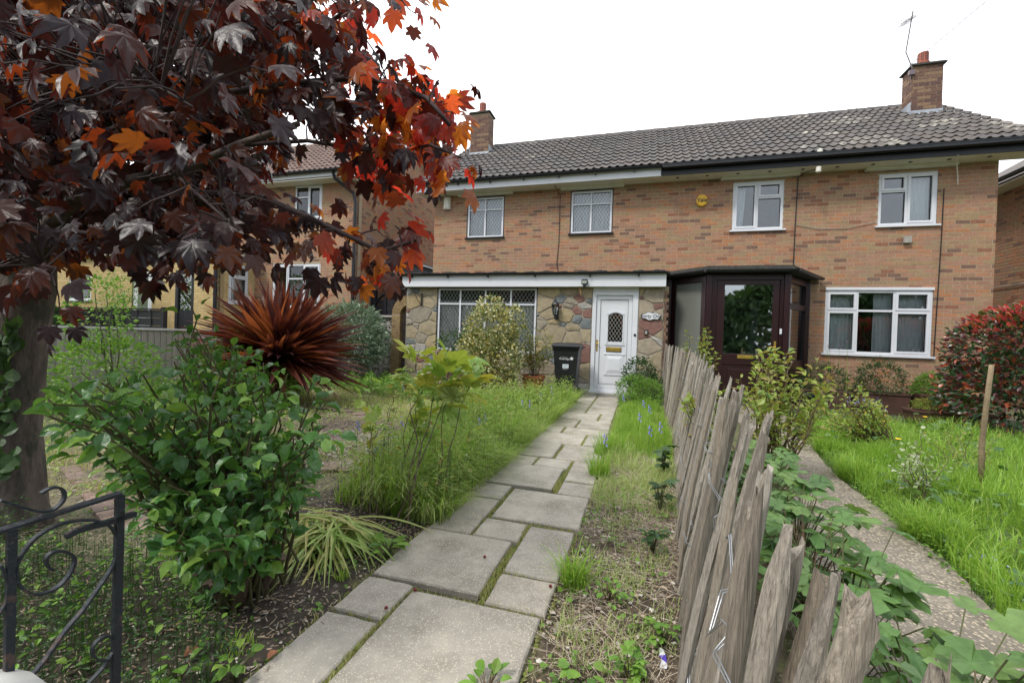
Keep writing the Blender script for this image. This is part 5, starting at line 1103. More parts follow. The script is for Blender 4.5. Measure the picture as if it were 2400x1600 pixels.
weed(.16, 3.1, 16, .075, .22, 'lobed weed against the pale fence in the mulch strip', mt=dgreen_m); weed(.22, 3.9, 18, .08, .28, 'dark lobed weed leaning on the pale fence further along', mt=dgreen_m); weed(.1, 2.45, 12, .06, .16, 'dark ribbed weed leaf clump at the fence foot', mt=dgreen_m)
for k, (x, y, h) in enumerate([(.62, 1.0, .5), (.72, 1.3, .5), (.66, 1.65, .55), (.66, 1.95, .5), (.72, 2.3, .55), (.64, 2.65, .5), (.72, 3.0, .5), (.50, .72, .45), (.84, 3.5, .45)]):
    weed(x, y, 60, .095, h, ['broad lobed leafy plant behind the nearest pales', 'second broad lobed plant behind the near pales', 'third broad lobed plant behind the fence', 'broad lobed plant beside the concrete path behind the tallest pale',
         'lobed plant just beyond the tallest near pale', 'lobed plant further along behind the pale fence', 'sixth lobed plant shading the concrete path', 'low lobed plant at the bottom of the photograph behind the fence', 'farthest lobed plant between fence and concrete path'][k], r=.22, mt=lobed_m, name='leafy_plant', cat='plant')
weed(2.2, 2.85, 30, .10, .32, 'pale lobed plant in the lawn below the white leaved rose', r=.2, name='leafy_plant', cat='plant'); weed(2.45, 3.3, 26, .09, .3, 'lobed plant in the lawn left of the stake', r=.2, name='leafy_plant', cat='plant')

# ------------------------------------------------------------------ shrubs
def ppoly(poly, n, d0, d1):
    q = rpoly(poly, n); return np.array([at(x, y, U(d0, d1)) for x, y in q])
stemmy('rose_bush', 'large dark green rose bush filling the left foreground', 'rose bush', (-1.62, 1.48, 0),
       np.concatenate([ppoly([(70, 960), (200, 860), (400, 850), (560, 800), (700, 880), (790, 930), (740, 1080), (620, 1250), (520, 1330), (430, 1250), (330, 1100), (200, 1010)], 105, 1.25, 2.0),
                       ppoly([(380, 700), (440, 690), (500, 800), (600, 800), (640, 860), (420, 860)], 22, 1.7, 2.1), ppoly([(80, 920), (220, 900), (200, 990), (80, 980)], 8, 1.05, 1.2),
                       ppoly([(300, 1050), (480, 1100), (560, 1250), (440, 1330), (330, 1200)], 14, 1.15, 1.35)]),
       .053, T_oval(.37, .14, .24), rose_m, 300, per=23, r0=.008, start=.3, whorl=.06, lift=.22, spread=.13, rnd=.5)
t = MB()
for k in range(7): a = U(0, 6.3); t.tube([(-1.62+.05*math.cos(a), 1.48+.05*math.sin(a), -.03), (-1.58+.12*math.cos(a), 1.42+.12*math.sin(a), .12), (-1.55+.16*math.cos(a), 1.4+.16*math.sin(a), .2)], [.03, .026, .018], 7)
tag(t.build('rose_stump', woody, None), 'gnarled cut back stump at the foot of the large rose bush', 'stump')
# spiky bronze plant
PHc = np.array([-5.35, 5.45, .66]); PH = thing('phormium', 'large bronze red sword leaved plant in front of the left house', 'phormium', (PHc[0], PHc[1], 0)); n = 640
dv = nrm(RNG.normal(size=(n, 3))*[1, 1, .75]+[0, 0, .62]); dv = dv[dv[:, 2] > -.25]; n = len(dv)
T = T_sword(.040, .22, 6); M = sc_M(frames(dv, RNG.normal(size=(n, 3))*.4+[0, 0, 1]), U(.85, 1.32, n)); M[:, :, 0] *= .95
scatter(PH, 'sword_leaf', T, M, PHc+dv*.05+U(-.05, .05, (n, 3)), phorm_m, 300)
n = 60; a = U(0, 6.3, n); dv = np.column_stack([np.cos(a), np.sin(a), U(-1.3, -.4, n)]); scatter(PH, 'dead_leaf', T, sc_M(frames(dv, np.tile([0, 0, 1.0], (n, 1))), U(.4, .75, n)), PHc+U(-.08, .08, (n, 3))-[0, 0, .05], mat('dead_sword_leaf', [(.22, .13, .09), (.3, .2, .13)], .8, 20, .2), 60)
MB().tube([(PHc[0]-.03, PHc[1], -.05), (PHc[0]-.02, PHc[1], .45), tuple(PHc)], [.07, .06, .055], 9).tube([(PHc[0]+.1, PHc[1]+.05, -.05), (PHc[0]+.09, PHc[1]+.03, .4), tuple(PHc)], [.05, .045, .04], 9).build('trunk', woody, PH)
shrub('variegated_shrub', 'cream and green variegated shrub in front of the leaded ground floor window', 'shrub', (-2.72, 7.75, 0), [(-2.72, 7.75, 1.25, .52, .42, .52), (-2.68, 7.7, .75, .62, .5, .55), (-3.0, 7.75, .78, .42, .4, .5), (-2.7, 7.65, .35, .60, .45, .3), (-2.75, 7.75, 1.68, .28, .25, .25), (-2.28, 7.7, 1.45, .25, .25, .3)], 12000, .05, OVAL, varieg_m, 0, up=.3, rnd=.9)
shrub('shrub', 'low dark glossy shrub left of the variegated shrub', 'shrub', (-3.55, 7.9, 0), [(-3.5, 7.9, .95, .38, .35, .3), (-3.45, 7.8, .5, .4, .35, .4)], 1500, .05, OVAL, dgreen_m, 0)
shrub('grey_shrub', 'grey green narrow leaved shrub against the pierced block wall', 'shrub', (-6.35, 8.5, 0), [(-6.35, 8.5, 1.25, .72, .5, .55), (-6.0, 8.4, .95, .6, .5, .5), (-6.9, 8.5, 1.3, .4, .4, .4), (-6.3, 8.4, .7, .6, .5, .4)], 5200, .12, NARROW, grey_m, 0, up=.2, rnd=.8)
shrub('photinia', 'photinia bush with red young leaves at the right edge', 'photinia', (5.5, 8.1, 0), [(5.45, 8.1, 1.15, 1.0, .8, .65), (5.3, 7.9, .6, 1.0, .8, .6), (5.7, 7.9, 1.3, .8, .7, .5)], 7200, .085, OVAL, photi_m, 200, up=.5, shell=.8)
ph = bpy.data.objects['photinia']; n = 900; a = U(0, 6.3, n); r_ = np.sqrt(U(0, 1, n)); P = np.column_stack([5.6+r_*np.cos(a)*1.05, 8.0+r_*np.sin(a)*.8, 1.38+.42*np.sqrt(np.maximum(0, 1-r_**2))+U(-.08, .1, n)])
scatter(ph, 'red_leaf', OVAL, sc_M(leafset(P, np.column_stack([np.cos(a), np.sin(a), np.full(n, .9)]), .3, .6), U(.06, .1, n)), P, photi_r, 100)
shrub('geranium', 'dark rounded bush below the name plaque beside the white door', 'bush', (.02, 8.65, 0), [(.0, 8.65, .55, .32, .25, .3), (.1, 8.6, .3, .36, .3, .3)], 2600, .035, ROUND, dgreen_m, 0)
shrub('cow_parsley', 'bright feathery green plants at the foot of the dark bush by the door', 'plant', (-.05, 8.2, 0), [(-.12, 8.2, .28, .3, .35, .27), (.12, 8.0, .25, .3, .4, .25), (-.1, 7.7, .12, .25, .3, .14)], 3800, .045, NARROW, green_m, 0, up=.6)
# light green hedge shrub and weeds on the far left
shrub('privet_shrub', 'light green leafy shrub beside the maple trunk', 'shrub', (-5.6, 3.4, 0), [(-5.75, 3.3, 1.25, .22, .3, .45), (-5.75, 3.4, .55, .5, .5, .5)], 3000, .045, OVAL, green_m, 0, stem_m=stem_g)
shrub('leafy_shrub', 'yellow green willowy shrub in front of the board fence', 'shrub', (-5.35, 4.9, 0), [(-5.9, 5.0, .5, .55, .5, .42), (-5.7, 5.0, .95, .28, .3, .22), (-5.2, 4.9, .3, .6, .5, .3)], 2600, .075, NARROW, green_m, 0, stem_m=stem_g)
shrub('conifer', 'dark garden shrub in the neighbouring garden behind the black fence', 'shrub', (-17.2, 7.6, 0), [(-17.2, 7.5, 1.7, 1.3, .8, .8), (-16.4, 7.6, 1.1, 1.5, .7, .7)], 3000, .1, OVAL, dgreen_m, 0)
shrub('small_tree', 'small feathery tree in front of the white neighbouring door', 'tree', (-13.6, 8.4, 0), [(-13.6, 8.4, 2.2, .7, .5, .6), (-13.5, 8.4, 1.6, .7, .5, .4)], 700, .09, NARROW, green_m, 0, shell=.1)
shrub('garden_tree', 'tall dark hedge tree behind the maple at the far left', 'tree', (-14.5, 5.4, 0), [(-14.2, 5.2, 2.3, 1.1, 1.0, 1.2), (-16.0, 6.5, 2.8, 1.6, 1.2, 1.6)], 6000, .10, OVAL, green_m, 0, stem_m=bark_m, thick=.06)
# pale green maple sapling and stems in the bank
stemmy('maple_sapling', 'pale green young maple with upright stems in the grassy bank', 'sapling', tuple(gnd(975, 1225)), [at(1075, 830, 3.0), at(1105, 860, 2.95), at(1030, 850, 3.1), at(985, 815, 3.0), at(1050, 880, 3.0)],
       .15, MAPLE, sap_m, 150, per=9, r0=.006, start=.72, whorl=.09, spread=.12, lift=.02, up=1.2, stem_m=woody, rnd=.4)
stemmy('maple_sapling', 'second slim maple seedling carrying yellow leaves just left of the pale green sapling', 'sapling', tuple(gnd(930, 1190)), [at(1000, 880, 3.2), at(960, 930, 3.2), at(1010, 960, 3.1)], .11, MAPLE, sap_m, 60, per=8, r0=.005, start=.6, whorl=.07, spread=.04, lift=.02, up=1.2, stem_m=woody)
stemmy('maple_sapling', 'thin yellowish maple seedling left of the larger sapling', 'sapling', tuple(gnd(862, 1225)), [at(870, 880, 3.4), at(885, 940, 3.4), at(875, 990, 3.4)], .085, MAPLE, sap_m, 60, per=8, r0=.005, start=.5, whorl=.06, spread=.05, lift=.02, up=1.2, stem_m=woody)
stemmy('aquilegia', 'pale green columbine with thin stems near the gravel', 'plant', (-3.1, 4.9, 0), [at(940, 870, 5.0), at(955, 905, 5.0), at(925, 900, 5.0)], .06, PALM, rose_m2, 60, per=12, r0=.005, start=.5, whorl=.07, spread=.05, lift=.02)
# roses right of the fence
stemmy('rose_bush', 'lime green rose standing behind the pale fence in front of the dark porch', 'rose bush', (1.05, 4.0, 0), np.concatenate([ppoly([(1720, 900), (1780, 810), (1880, 810), (1990, 880), (1940, 960), (1850, 1010), (1740, 980)], 42, 3.3, 4.1)]), .062, OVAL, rose_m2, 220, per=28, start=.4, lift=.1, up=1.0, stem_m=stem_g)
stemmy('rose_bush', 'slim rose growing up against the left glass of the porch', 'rose bush', (.95, 8.1, 0), ppoly([(1600, 770), (1680, 765), (1690, 860), (1640, 890), (1590, 830)], 16, 7.2, 7.7), .07, OVAL, rose_m2, 60, per=24, start=.6, lift=.03)
stemmy('rose_bush', 'arching rose sprays leaning through the pales onto the path side', 'rose bush', (.75, 3.7, 0), np.concatenate([ppoly([(1560, 940), (1620, 920), (1680, 880), (1730, 900), (1660, 980), (1580, 990)], 10, 3.1, 3.5)]), .058, OVAL, rose_m2, 100, per=22, start=.5, lift=.12, up=1.0)
stemmy('rose_bush', 'bushy lime green rose in the lawn in front of the terracotta troughs', 'rose bush', (2.75, 6.0, 0), ppoly([(1935, 930), (1990, 890), (2060, 920), (2080, 970), (2010, 1010), (1920, 990)], 36, 4.7, 5.3), .05, OVAL, rose_m2, 120, per=24, start=.45, lift=.1, up=1.0)
stemmy('rose_bush', 'thin rose with small whitish leaves in the middle of the lawn', 'rose bush', tuple(gnd(2150, 1180)), ppoly([(2060, 1040), (2140, 1000), (2210, 990), (2240, 1050), (2180, 1110), (2080, 1100)], 16, 3.0, 3.5), .035, ROUND, mat('pale_rose_leaf', [(.3, .36, .2), (.22, .3, .1), (.4, .43, .3), (.18, .2, .06)], .45, 20, .2, trans=.25, tcols=[(.3, .4, .1)]*2), 120, per=12, start=.4, lift=.04, up=1.2, stem_m=woody, r0=.004, spread=.05)
stemmy('rose_bush', 'straggling rose sprays in front of the photinia and stake', 'rose bush', tuple(gnd(2270, 1130)), ppoly([(2150, 1010), (2260, 990), (2350, 1030), (2330, 1080), (2200, 1050)], 14, 3.9, 4.6), .038, OVAL, rose_m2, 80, per=12, start=.4, lift=.04, up=1.0, stem_m=woody, r0=.004, spread=.05)
tag(MB().tube([(2.70, 4.49, -.05), (2.69, 4.49, .4), (2.715, 4.50, .75), (2.73, 4.49, 1.06)], [.020, .019, .018, .016], 9).build('garden_stake', stake_m, None, smooth=True), 'slightly crooked wooden stake standing in the lawn by the photinia', 'stake')

# ------------------------------------------------------------------ pots, bin, small things
def round_pot(x, y, r, h, mt, label, name='plant_pot', cat='pot', top=None):
    t = thing(name, label, cat, (x, y, 0)); MB().lathe((x, y, 0), [(0, .0), (r*.68, 0), (r*.9, h*.84), (r*.92, h*.85), (r*1.03, h*.855), (r*1.05, h*.98), (r*1.02, h), (r*.93, h), (r*.9, h*.9)], 28).build('pot_body', mt, t, smooth=False)
    MB().lathe((x, y, 0), [(0, h*.92), (r*.905, h*.91)], 20).build('compost', mat('compost', [(.03, .022, .016)], .95, 30, .3), t); return t
round_pot(-2.02, 8.35, .235, .42, terra_m, 'terracotta pot holding a thin leafy shrub beside the black bin')
stemmy('potted_shrub', 'thin yellow green shrub growing in the terracotta pot', 'shrub', (-2.02, 8.35, .38), [(-2.02+U(-.42, .45), 8.35+U(-.2, .2), U(.75, 1.4)) for _ in range(34)], .06, T_oval(.22, .06, .15), mat('olive_leaf', [(.16, .20, .04), (.27, .27, .06), (.11, .17, .04), (.38, .34, .07)], .6, 30, .2, trans=.25, tcols=[(.3, .35, .05), (.4, .35, .05), (.2, .3, .05), (.5, .4, .08)]), 0, per=40, start=.3, lift=.02, r0=.004, spread=.05, whorl=.09, stem_m=woody)
def trough(x0, x1, y0, y1, h, z, mt, label):
    t = thing('planter_trough', label, 'planter', ((x0+x1)/2, (y0+y1)/2, z)); tp = .035
    V = [(x0+tp, y0+tp, z), (x1-tp, y0+tp, z), (x1-tp, y1-tp, z), (x0+tp, y1-tp, z), (x0, y0, z+h), (x1, y0, z+h), (x1, y1, z+h), (x0, y1, z+h), (x0+.02, y0+.02, z+h), (x1-.02, y0+.02, z+h), (x1-.02, y1-.02, z+h), (x0+.02, y1-.02, z+h), (x0+.03, y0+.03, z+h-.04), (x1-.03, y0+.03, z+h-.04), (x1-.03, y1-.03, z+h-.04), (x0+.03, y1-.03, z+h-.04)]
    F = [(0,3,2,1)]+[(a+i, a+(i+1) % 4, a+4+(i+1) % 4, a+4+i) for a in (0, 4, 8) for i in range(4)]+[(12,13,14,15)]
    MB().add(V, F).build('trough_body', mt, t, bevel=.006); MB().box(x0-.012, x1+.012, y0-.012, y0-.001, z+h-.035, z+h+.004).box(x0-.012, x0-.001, y0, y1, z+h-.035, z+h+.004).build('rim', mt, t, bevel=.004); return t
PLB = brownpot
def potplant(x, y, z, rx, ry, rz, n, label, mt=green_m, size=.04): shrub('pot_plant', label, 'plant', (x, y, z-.03), [(x, y, z+rz*.4, rx, ry, rz), (x-rx*.5, y, z+rz*.1, rx*.5, ry, rz*.6)], int(n*1.6), size*1.35, NARROW, mt, 0, stems=4, stem_m=stem_g, thick=.004)
trough(2.95, 3.75, 9.45, 9.8, .36, .0, PLB, 'left dark brown planter trough under the window'); potplant(3.35, 9.6, .36, .42, .18, .35, 1300, 'feathery plants filling the left brown trough', dgreen_m)
trough(3.82, 4.6, 9.35, 9.75, .38, .0, PLB, 'middle brown planter trough under the window'); potplant(4.2, 9.5, .38, .40, .2, .42, 1500, 'tall feathery green plants in the middle brown trough', dgreen_m)
trough(4.62, 5.5, 9.1, 9.55, .30, .12, PLB, 'long brown planter trough with raised rim under the right end of the window'); potplant(4.95, 9.3, .42, .38, .18, .26, 1400, 'fresh green plants in the long trough under the window')
trough(4.15, 5.2, 8.35, 8.7, .22, .0, PLB, 'low reddish planter trough in front of the long brown trough'); potplant(4.65, 8.5, .26, .45, .16, .12, 900, 'low pale seedlings in the reddish front trough', rose_m2, .035)
round_pot(3.62, 8.6, .22, .24, brownpot, 'shallow round terracotta pot with blue forget me nots'); 
FM = mat('blue_petal', [(.28, .34, .75), (.38, .40, .8)], .6, 9, .1); YM = mat('yellow_petal', [(.85, .55, .02)], .6, 9, .1); BBM = mat('bluebell_petal', [(.20, .22, .62), (.30, .28, .68)], .6, 9, .1); WM = mat('white_petal', [(.75, .75, .7)], .6, 9, .1)
cover('forget_me_nots', 'tiny blue forget me not flowers over the shallow round pot', [(3.4, 8.42), (3.85, 8.42), (3.85, 8.78), (3.4, 8.78)], 300, .02, FM, (.18, .36), T=ROUND, thr=0, cat='flowers')
cover('forget_me_nots', 'tiny blue flowers along the edge of the concrete path', [(1.6, 2.2), (1.85, 2.9), (1.95, 3.6), (1.75, 3.3)], 150, .012, FM, (.03, .1), T=ROUND, thr=0, cat='flowers')
round_pot(2.78, 8.75, .15, .34, black_m, 'small black pot at the corner of the dark porch'); tag(MB().lathe((2.72, 8.25, 0), [(0, 0), (.11, 0), (.13, .03), (.12, .03), (.10, .01), (0, .01)], 20).build('saucer', white_m, None), 'white saucer on the ground near the dark porch', 'saucer')
round_pot(-4.28, 7.6, .19, .2, terra_m, 'low terracotta bowl with grasses left of the stone wall'); tuft(-4.28, 7.6, 420, .2, .55, 'wispy grass growing in the low terracotta bowl', grass_p, .004, curl=.3)
def flower(x, y, z, label, group, mt, r=.018, name='dandelion', cat='flower'):
    t = thing(name, label, cat, (x, y, 0), group); MB().tube([(x, y, 0), (x+.01, y, z*.6), (x+.005, y, z)], .0025, 4).build('stem', green_m, t)
    MB().lathe((x+.005, y, z), [(0, -.004), (r*.5, 0), (r, .006), (r*.6, .011), (0, .012)], 10).build('flower_head', mt, t)
for x, y, lb in ((3.9, 7.6, 'largest yellow dandelion below the reddish front trough'), (3.25, 7.2, 'right hand dandelion of the three behind the bushy rose'), (3.12, 6.9, 'nearest dandelion of the three behind the bushy rose'), (3.05, 7.25, 'left hand dandelion of the three behind the bushy rose'), (2.6, 5.5, 'yellow dandelion beside the bend of the concrete path')): flower(x, y, U(.2, .28), lb, 'dandelions in the right lawn', YM, .028)
def bluebell(x, y, h, mt=BBM, label='nodding bluebell flower spike in the grass', group='bluebells beside the paved path'):
    t = thing('bluebell', label, 'bluebell', (x, y, 0), group); MB().tube([(x, y, 0), (x+.01, y, h*.7), (x+.03, y-.01, h)], .003, 4).build('stem', green_m, t); q = MB()
    for k in range(6): a = k*2.1; z = h*(.72+.05*k); q.lathe((x+.015+.014*math.cos(a), y+.014*math.sin(a), z), [(.009, -.014), (.006, -.004), (.004, .006), (0, .008)], 6)
    q.build('flower', mt, t)
BBL = ['bluebell spike closest to the bin on the left bank', 'second bluebell spike out from the bin on the left bank', 'bluebell spike in the far third of the left bank away from the path', 'bluebell spike in the far third of the left bank close to the path',
       'bluebell pair member on the middle of the left bank, farther one', 'bluebell pair member on the middle of the left bank, nearer one', 'nearest bluebell spike, beside the sapling in the left bank', 'bluebell spike by the columbine at the gravel edge',
       'farther bluebell spike between path and pale fence, close to the pales', 'bluebell spike in the middle of the strip between path and fence', 'nearer bluebell spike hard against the pale fence', 'nearest bluebell spike in the strip before the fence',
       'bluebell spike rising from the second grass tuft on the path edge', 'far bluebell spike in the strip near the feathery green plants', 'bluebell spike at the far right edge of the paving', 'bluebell spike left of the sapling in thin turf', 'bluebell spike behind the yellow maple seedlings']
for (x, y, h), lb in zip(((-1.3, 6.6, .42), (-1.42, 6.3, .36), (-1.5, 5.6, .33), (-1.32, 5.3, .38), (-1.55, 4.3, .34), (-1.5, 4.0, .36), (-2.0, 3.0, .28), (-3.3, 5.6, .5), (.12, 5.9, .34), (.0, 5.2, .34), (.2, 4.6, .36), (.1, 4.5, .33), (-.28, 3.8, .36), (.05, 6.5, .32), (-.25, 7.1, .3), (-2.6, 3.6, .3), (-2.3, 3.9, .32)), BBL): bluebell(x, y, h, label=lb)
bluebell(-1.28, 3.15, .24, WM, 'white bluebell spike at the edge of the grass beside the path', 'white flower spikes')
for k in range(5): flower(-2.2+U(-.3, .3), 3.8+U(-.4, .5), U(.2, .3), 'small white flower in the grassy bank', 'white flowers in the bank', WM, .014, 'white_flower')
for k in range(6): x, y = U(3.3, 3.7), U(9.3, 9.6); flower(x, y, U(.9, 1.35), 'tall thin pink flower on a wiry stem above the left brown trough', 'pink flowers above the troughs', mat('pink_petal', [(.5, .22, .38)], .6, 5, .1) if k == 0 else bpy.data.materials['pink_petal'], .016, 'pink_flower')
flower(3.2, 4.6, .16, 'white daisy in the lawn left of the stake', None, WM, .02, 'daisy'); flower(4.1, 4.9, .18, 'white dandelion clock in the lawn right of the stake', None, WM, .03, 'dandelion_clock')
# wheelie bin
BN = thing('wheelie_bin', 'black wheeled rubbish bin standing left of the white front door', 'bin', (-1.36, 8.5, 0)); bx, by = -1.36, 8.48
def ring(z, hx, y0, y1): return [(bx-hx, y0, z), (bx+hx, y0, z), (bx+hx, y1, z), (bx-hx, y1, z)]
rs = [ring(.02, .18, by-.22, by+.16), ring(.60, .212, by-.27, by+.20), ring(.93, .238, by-.30, by+.22), ring(.955, .258, by-.32, by+.24), ring(.985, .258, by-.32, by+.24)]
MB().add([p for r in rs for p in r], [(0,3,2,1)]+[(4*j+i, 4*j+(i+1) % 4, 4*j+4+(i+1) % 4, 4*j+4+i) for j in range(4) for i in range(4)]+[(16,17,18,19)]).build('body', black_m, BN, bevel=.018)
rs = [ring(.988, .268, by-.345, by+.25), ring(1.03, .268, by-.345, by+.25), ring(1.075, .215, by-.28, by+.22), ring(1.08, .18, by-.2, by+.18)]
MB().add([p for r in rs for p in r], [(0,3,2,1)]+[(4*j+i, 4*j+(i+1) % 4, 4*j+4+(i+1) % 4, 4*j+4+i) for j in range(3) for i in range(4)]+[(12,13,14,15)]).build('lid', black_m, BN, bevel=.012)
MB().box(bx-.27, bx+.27, by+.25, by+.31, .98, 1.02).tube([(bx-.28, by+.3, 1.0), (bx+.28, by+.3, 1.0)], .016, 8).build('handle', black_m, BN)
for s_ in (-1, 1): MB().lathe((0, 0, -.03), [(.0, 0), (.05, 0), (.055, .008), (.095, .008), (.10, .02), (.10, .045), (.095, .055), (.05, .055), (.045, .06), (0, .06)], 18).xf(lambda v, s_=s_: np.array([bx+s_*.212+v[2], by+.2+v[0], .10+v[1]])).build('wheel', black_m, BN)
rim_ = MB(); rim(rim_, bx-.15, bx+.15, .12, .56, by-.262, by-.250, .012); rim_.xf(lambda v: np.array([v[0], v[1]+(.56-v[2])*.075+.0, v[2]])).build('front_moulding', black_m, BN)
text('council_lettering', 'Redbridge', .048, (bx-.02, by-.288, .775), white_m, BN); text('council_lettering', 'London Borough of', .018, (bx-.035, by-.290, .805), white_m, BN)
lfv, lff = T_maple(); MB().add([(bx+.115+v[0]*.055, by-.292, .765+v[1]*.055) for v in lfv], lff).build('leaf_emblem', white_m, BN)
MB().box(bx-.055, bx+.06, by-.281, by-.274, .60, .675).build('sticker', mat('pale_sticker', [(.55, .62, .68)], .5, 9, .1), BN); text('sticker_lettering', 'WASTE', .025, (bx, by-.283, .64), concrete_m, BN); text('sticker_lettering', 'Refuse only', .018, (bx, by-.277, .58), white_m, BN)

# fences on the far left
BF = thing('board_fence', 'grey feather edge board fence along the left boundary', 'fence', (-8.0, 5, 0)); k = 0; yb = 2.2
while yb < 8.8:
    MB().prism([(yb, -8.0), (yb+.115, -8.0), (yb+.115, -7.992), (yb, -7.978)], .02, 1.06+U(-.003, .003)).xf(lambda v: np.array([v[1], v[0], v[2]])).build('board', fence_m, BF); yb += .1
MB().box(-8.06, -7.96, 2.1, 8.8, 1.065, 1.10).build('capping', mat('pale_capping', [(.5, .49, .46)], .8, 9, .1), BF); MB().box(-8.05, -8.01, 2.1, 8.8, .2, .28).box(-8.05, -8.01, 2.1, 8.8, .8, .88).build('rail', fence_m, BF)
KF = thing('panel_fence', 'low black painted panel fence in front of the yellow brick extension', 'fence', (-15, 8.2, 0))
for x in np.arange(-19.2, -11.7, 1.85):
    MB().box(x-.05, x+.05, 8.15, 8.25, 0, 1.62).build('post', blackwood, KF)
    if x < -12.5:
        for j in range(7): MB().box(x+.05, x+1.8, 8.18+.012*(j % 2), 8.2+.012*(j % 2), .14+j*.2, .33+j*.2).build('board', blackwood, KF)
        for j in range(3): MB().box(x+.4+j*.5, x+.44+j*.5, 8.165, 8.178, .1, 1.54).build('batten', blackwood, KF)
        MB().box(x+.05, x+1.8, 8.14, 8.26, 1.545, 1.58).build('capping_rail', blackwood, KF)

# ------------------------------------------------------------------ purple maple
MT = thing('maple_tree', 'purple leaved maple tree overhanging the left side of the garden', 'tree', (-3.3, 1.5, 0))
def limb(pts, r, name, n=9): 
    return MB().tube(pts, r, n).build(name, bark_m, MT, smooth=True)
tp = [np.array([-3.34, 1.5, -.05]), np.array([-3.3, 1.52, .12]), at(22, 1000, 2.36), at(40, 800, 2.32), at(58, 670, 2.3), at(80, 520, 2.35), at(90, 340, 2.4), at(60, 100, 2.6), at(30, -250, 2.9)]
limb(tp, [.23, .145, .125, .118, .122, .085, .066, .05, .025], 'trunk', 14)
BG = [([at(66, 620, 2.3), at(120, 520, 2.25), at(190, 455, 2.15), at(300, 425, 2.05), at(430, 400, 1.95), at(560, 340, 1.85), at(700, 290, 1.75)], .055),
      ([at(85, 400, 2.35), at(250, 310, 2.2), at(450, 230, 2.0), at(650, 200, 1.85), at(850, 180, 1.7), at(1000, 230, 1.55), at(1060, 300, 1.5)], .035),
      ([at(560, 340, 1.85), at(720, 330, 1.75), at(900, 360, 1.65), at(1010, 340, 1.55), at(1080, 370, 1.5)], .018),
      ([at(300, 425, 2.05), at(450, 460, 1.9), at(590, 450, 1.8), at(680, 490, 1.75), at(790, 540, 1.65), at(890, 590, 1.6), at(985, 560, 1.55)], .03),
      ([at(85, 430, 2.35), at(160, 540, 2.1), at(300, 560, 1.9), at(450, 590, 1.8), at(560, 590, 1.7)], .022),
      ([at(70, 560, 2.3), at(60, 560, 2.0), at(80, 600, 1.6), at(120, 640, 1.3)], .018),
      ([at(88, 320, 2.4), at(300, 150, 2.1), at(550, 70, 1.95), at(760, 60, 1.8), at(900, -30, 1.7)], .032),
      ([at(75, 200, 2.5), at(250, 0, 2.3), at(500, -120, 2.2), at(800, -200, 2.1)], .03),
      ([at(85, 350, 2.4), at(-60, 200, 2.6), at(-250, 50, 2.8)], .04), ([at(70, 500, 2.35), at(-100, 430, 2.2), at(-260, 420, 2.0)], .03),
      ([at(88, 330, 2.4), at(200, 200, 1.7), at(330, 180, 1.3), at(450, 250, 1.1)], .018), ([at(250, 310, 2.2), at(400, 400, 1.6), at(480, 470, 1.25), at(560, 540, 1.1)], .014),
      ([at(90, 340, 2.4), at(200, 100, 3.0), at(420, 50, 3.6), at(600, 150, 3.8)], .03), ([at(85, 400, 2.35), at(180, 350, 3.0), at(380, 330, 3.4), at(520, 430, 3.5)], .03)]
BPT = []
for pts, r_ in BG:
    MB().tube(pts, np.linspace(r_*(.8 if r_ > .05 else .55), r_*.2, len(pts)), 8).build('branch', bark_m if r_ > .05 else twig_m, MT, smooth=True)
    for a, b_ in zip(pts, pts[1:]):
        for t in np.linspace(0, 1, 8)[:-1]: BPT.append(a+(b_-a)*t)
BPT = np.array(BPT)
CROWN = [(-260,-260),(830,-260),(805,30),(790,95),(850,100),(920,140),(975,210),(1030,255),(1050,300),(1045,370),(1010,400),(980,400),(950,380),(900,425),(870,385),(800,340),(700,310),(600,320),(530,370),(560,430),(650,475),(730,520),(790,560),(860,560),(910,555),(960,560),(950,590),(880,610),(830,625),(780,585),(700,575),(640,545),(560,575),(480,570),(500,630),(440,650),(360,620),(300,585),(250,640),(180,600),(130,670),(80,560),(0,660),(-260,690)]
CL = []
for px, py in rpoly(CROWN, 980):
    dense = px < 640 and py < 560
    d = U(1.55, 2.0) if px > 820 else (U(1.35, 2.4) if not dense else RNG.choice([U(1.0, 1.5), U(1.5, 2.4), U(2.2, 3.6)], p=[.10, .45, .45]))
    CL.append(at(px, py, d))
for px, py in rpoly([(0, -60), (620, -60), (640, 250), (560, 470), (300, 560), (0, 560)], 900): CL.append(at(px, py, U(2.2, 3.9)))
for px, py, d in ((905, 5, 1.7), (950, 15, 1.65), (985, 40, 1.65), (1040, 245, 1.55), (1060, 290, 1.55), (1062, 340, 1.55), (1040, 385, 1.55), (995, 405, 1.6), (945, 585, 1.55), (925, 530, 1.55), (860, 640, 1.6), (130, 670, 1.2), (60, 690, 1.3), (140, 730, 1.5)): CL.append(at(px, py, d))
CL = np.array(CL); tw = MB(); LP = []; LD = []; LS = []
for c in CL:
    j = np.argmin(np.linalg.norm(BPT-c, axis=1)); b0 = BPT[j]; 
    if np.linalg.norm(c-b0) < .75 or (c-CAMP)@RGT/((c-CAMP)@FWD) > -.5: tw.tube(bez(b0, c, .04, 5, .015), np.linspace(.004, .0015, 5), 4, False)
    outw = nrm(c-b0+1e-3); far = (c-CAMP)@FWD > 2.3
    for k in range(RNG.integers(3, 6)):
        o = U(-1, 1, 3)*(.10 if (c-CAMP)@FWD < 2.3 else .14); LP.append(c+o); LD.append(nrm(o+1e-3)*.6+outw*.35+np.array([0, 0, -.75])); LS.append(U(.045, .088) if not far else U(.07, .11))
tw.build('twig', twig_m, MT)
LP = np.array(LP); LD = np.array(LD); n = len(LP); NN = np.column_stack([U(-.8, .8, n), U(-.8, .8, n), U(.2, 1, n)])-.35*FWD
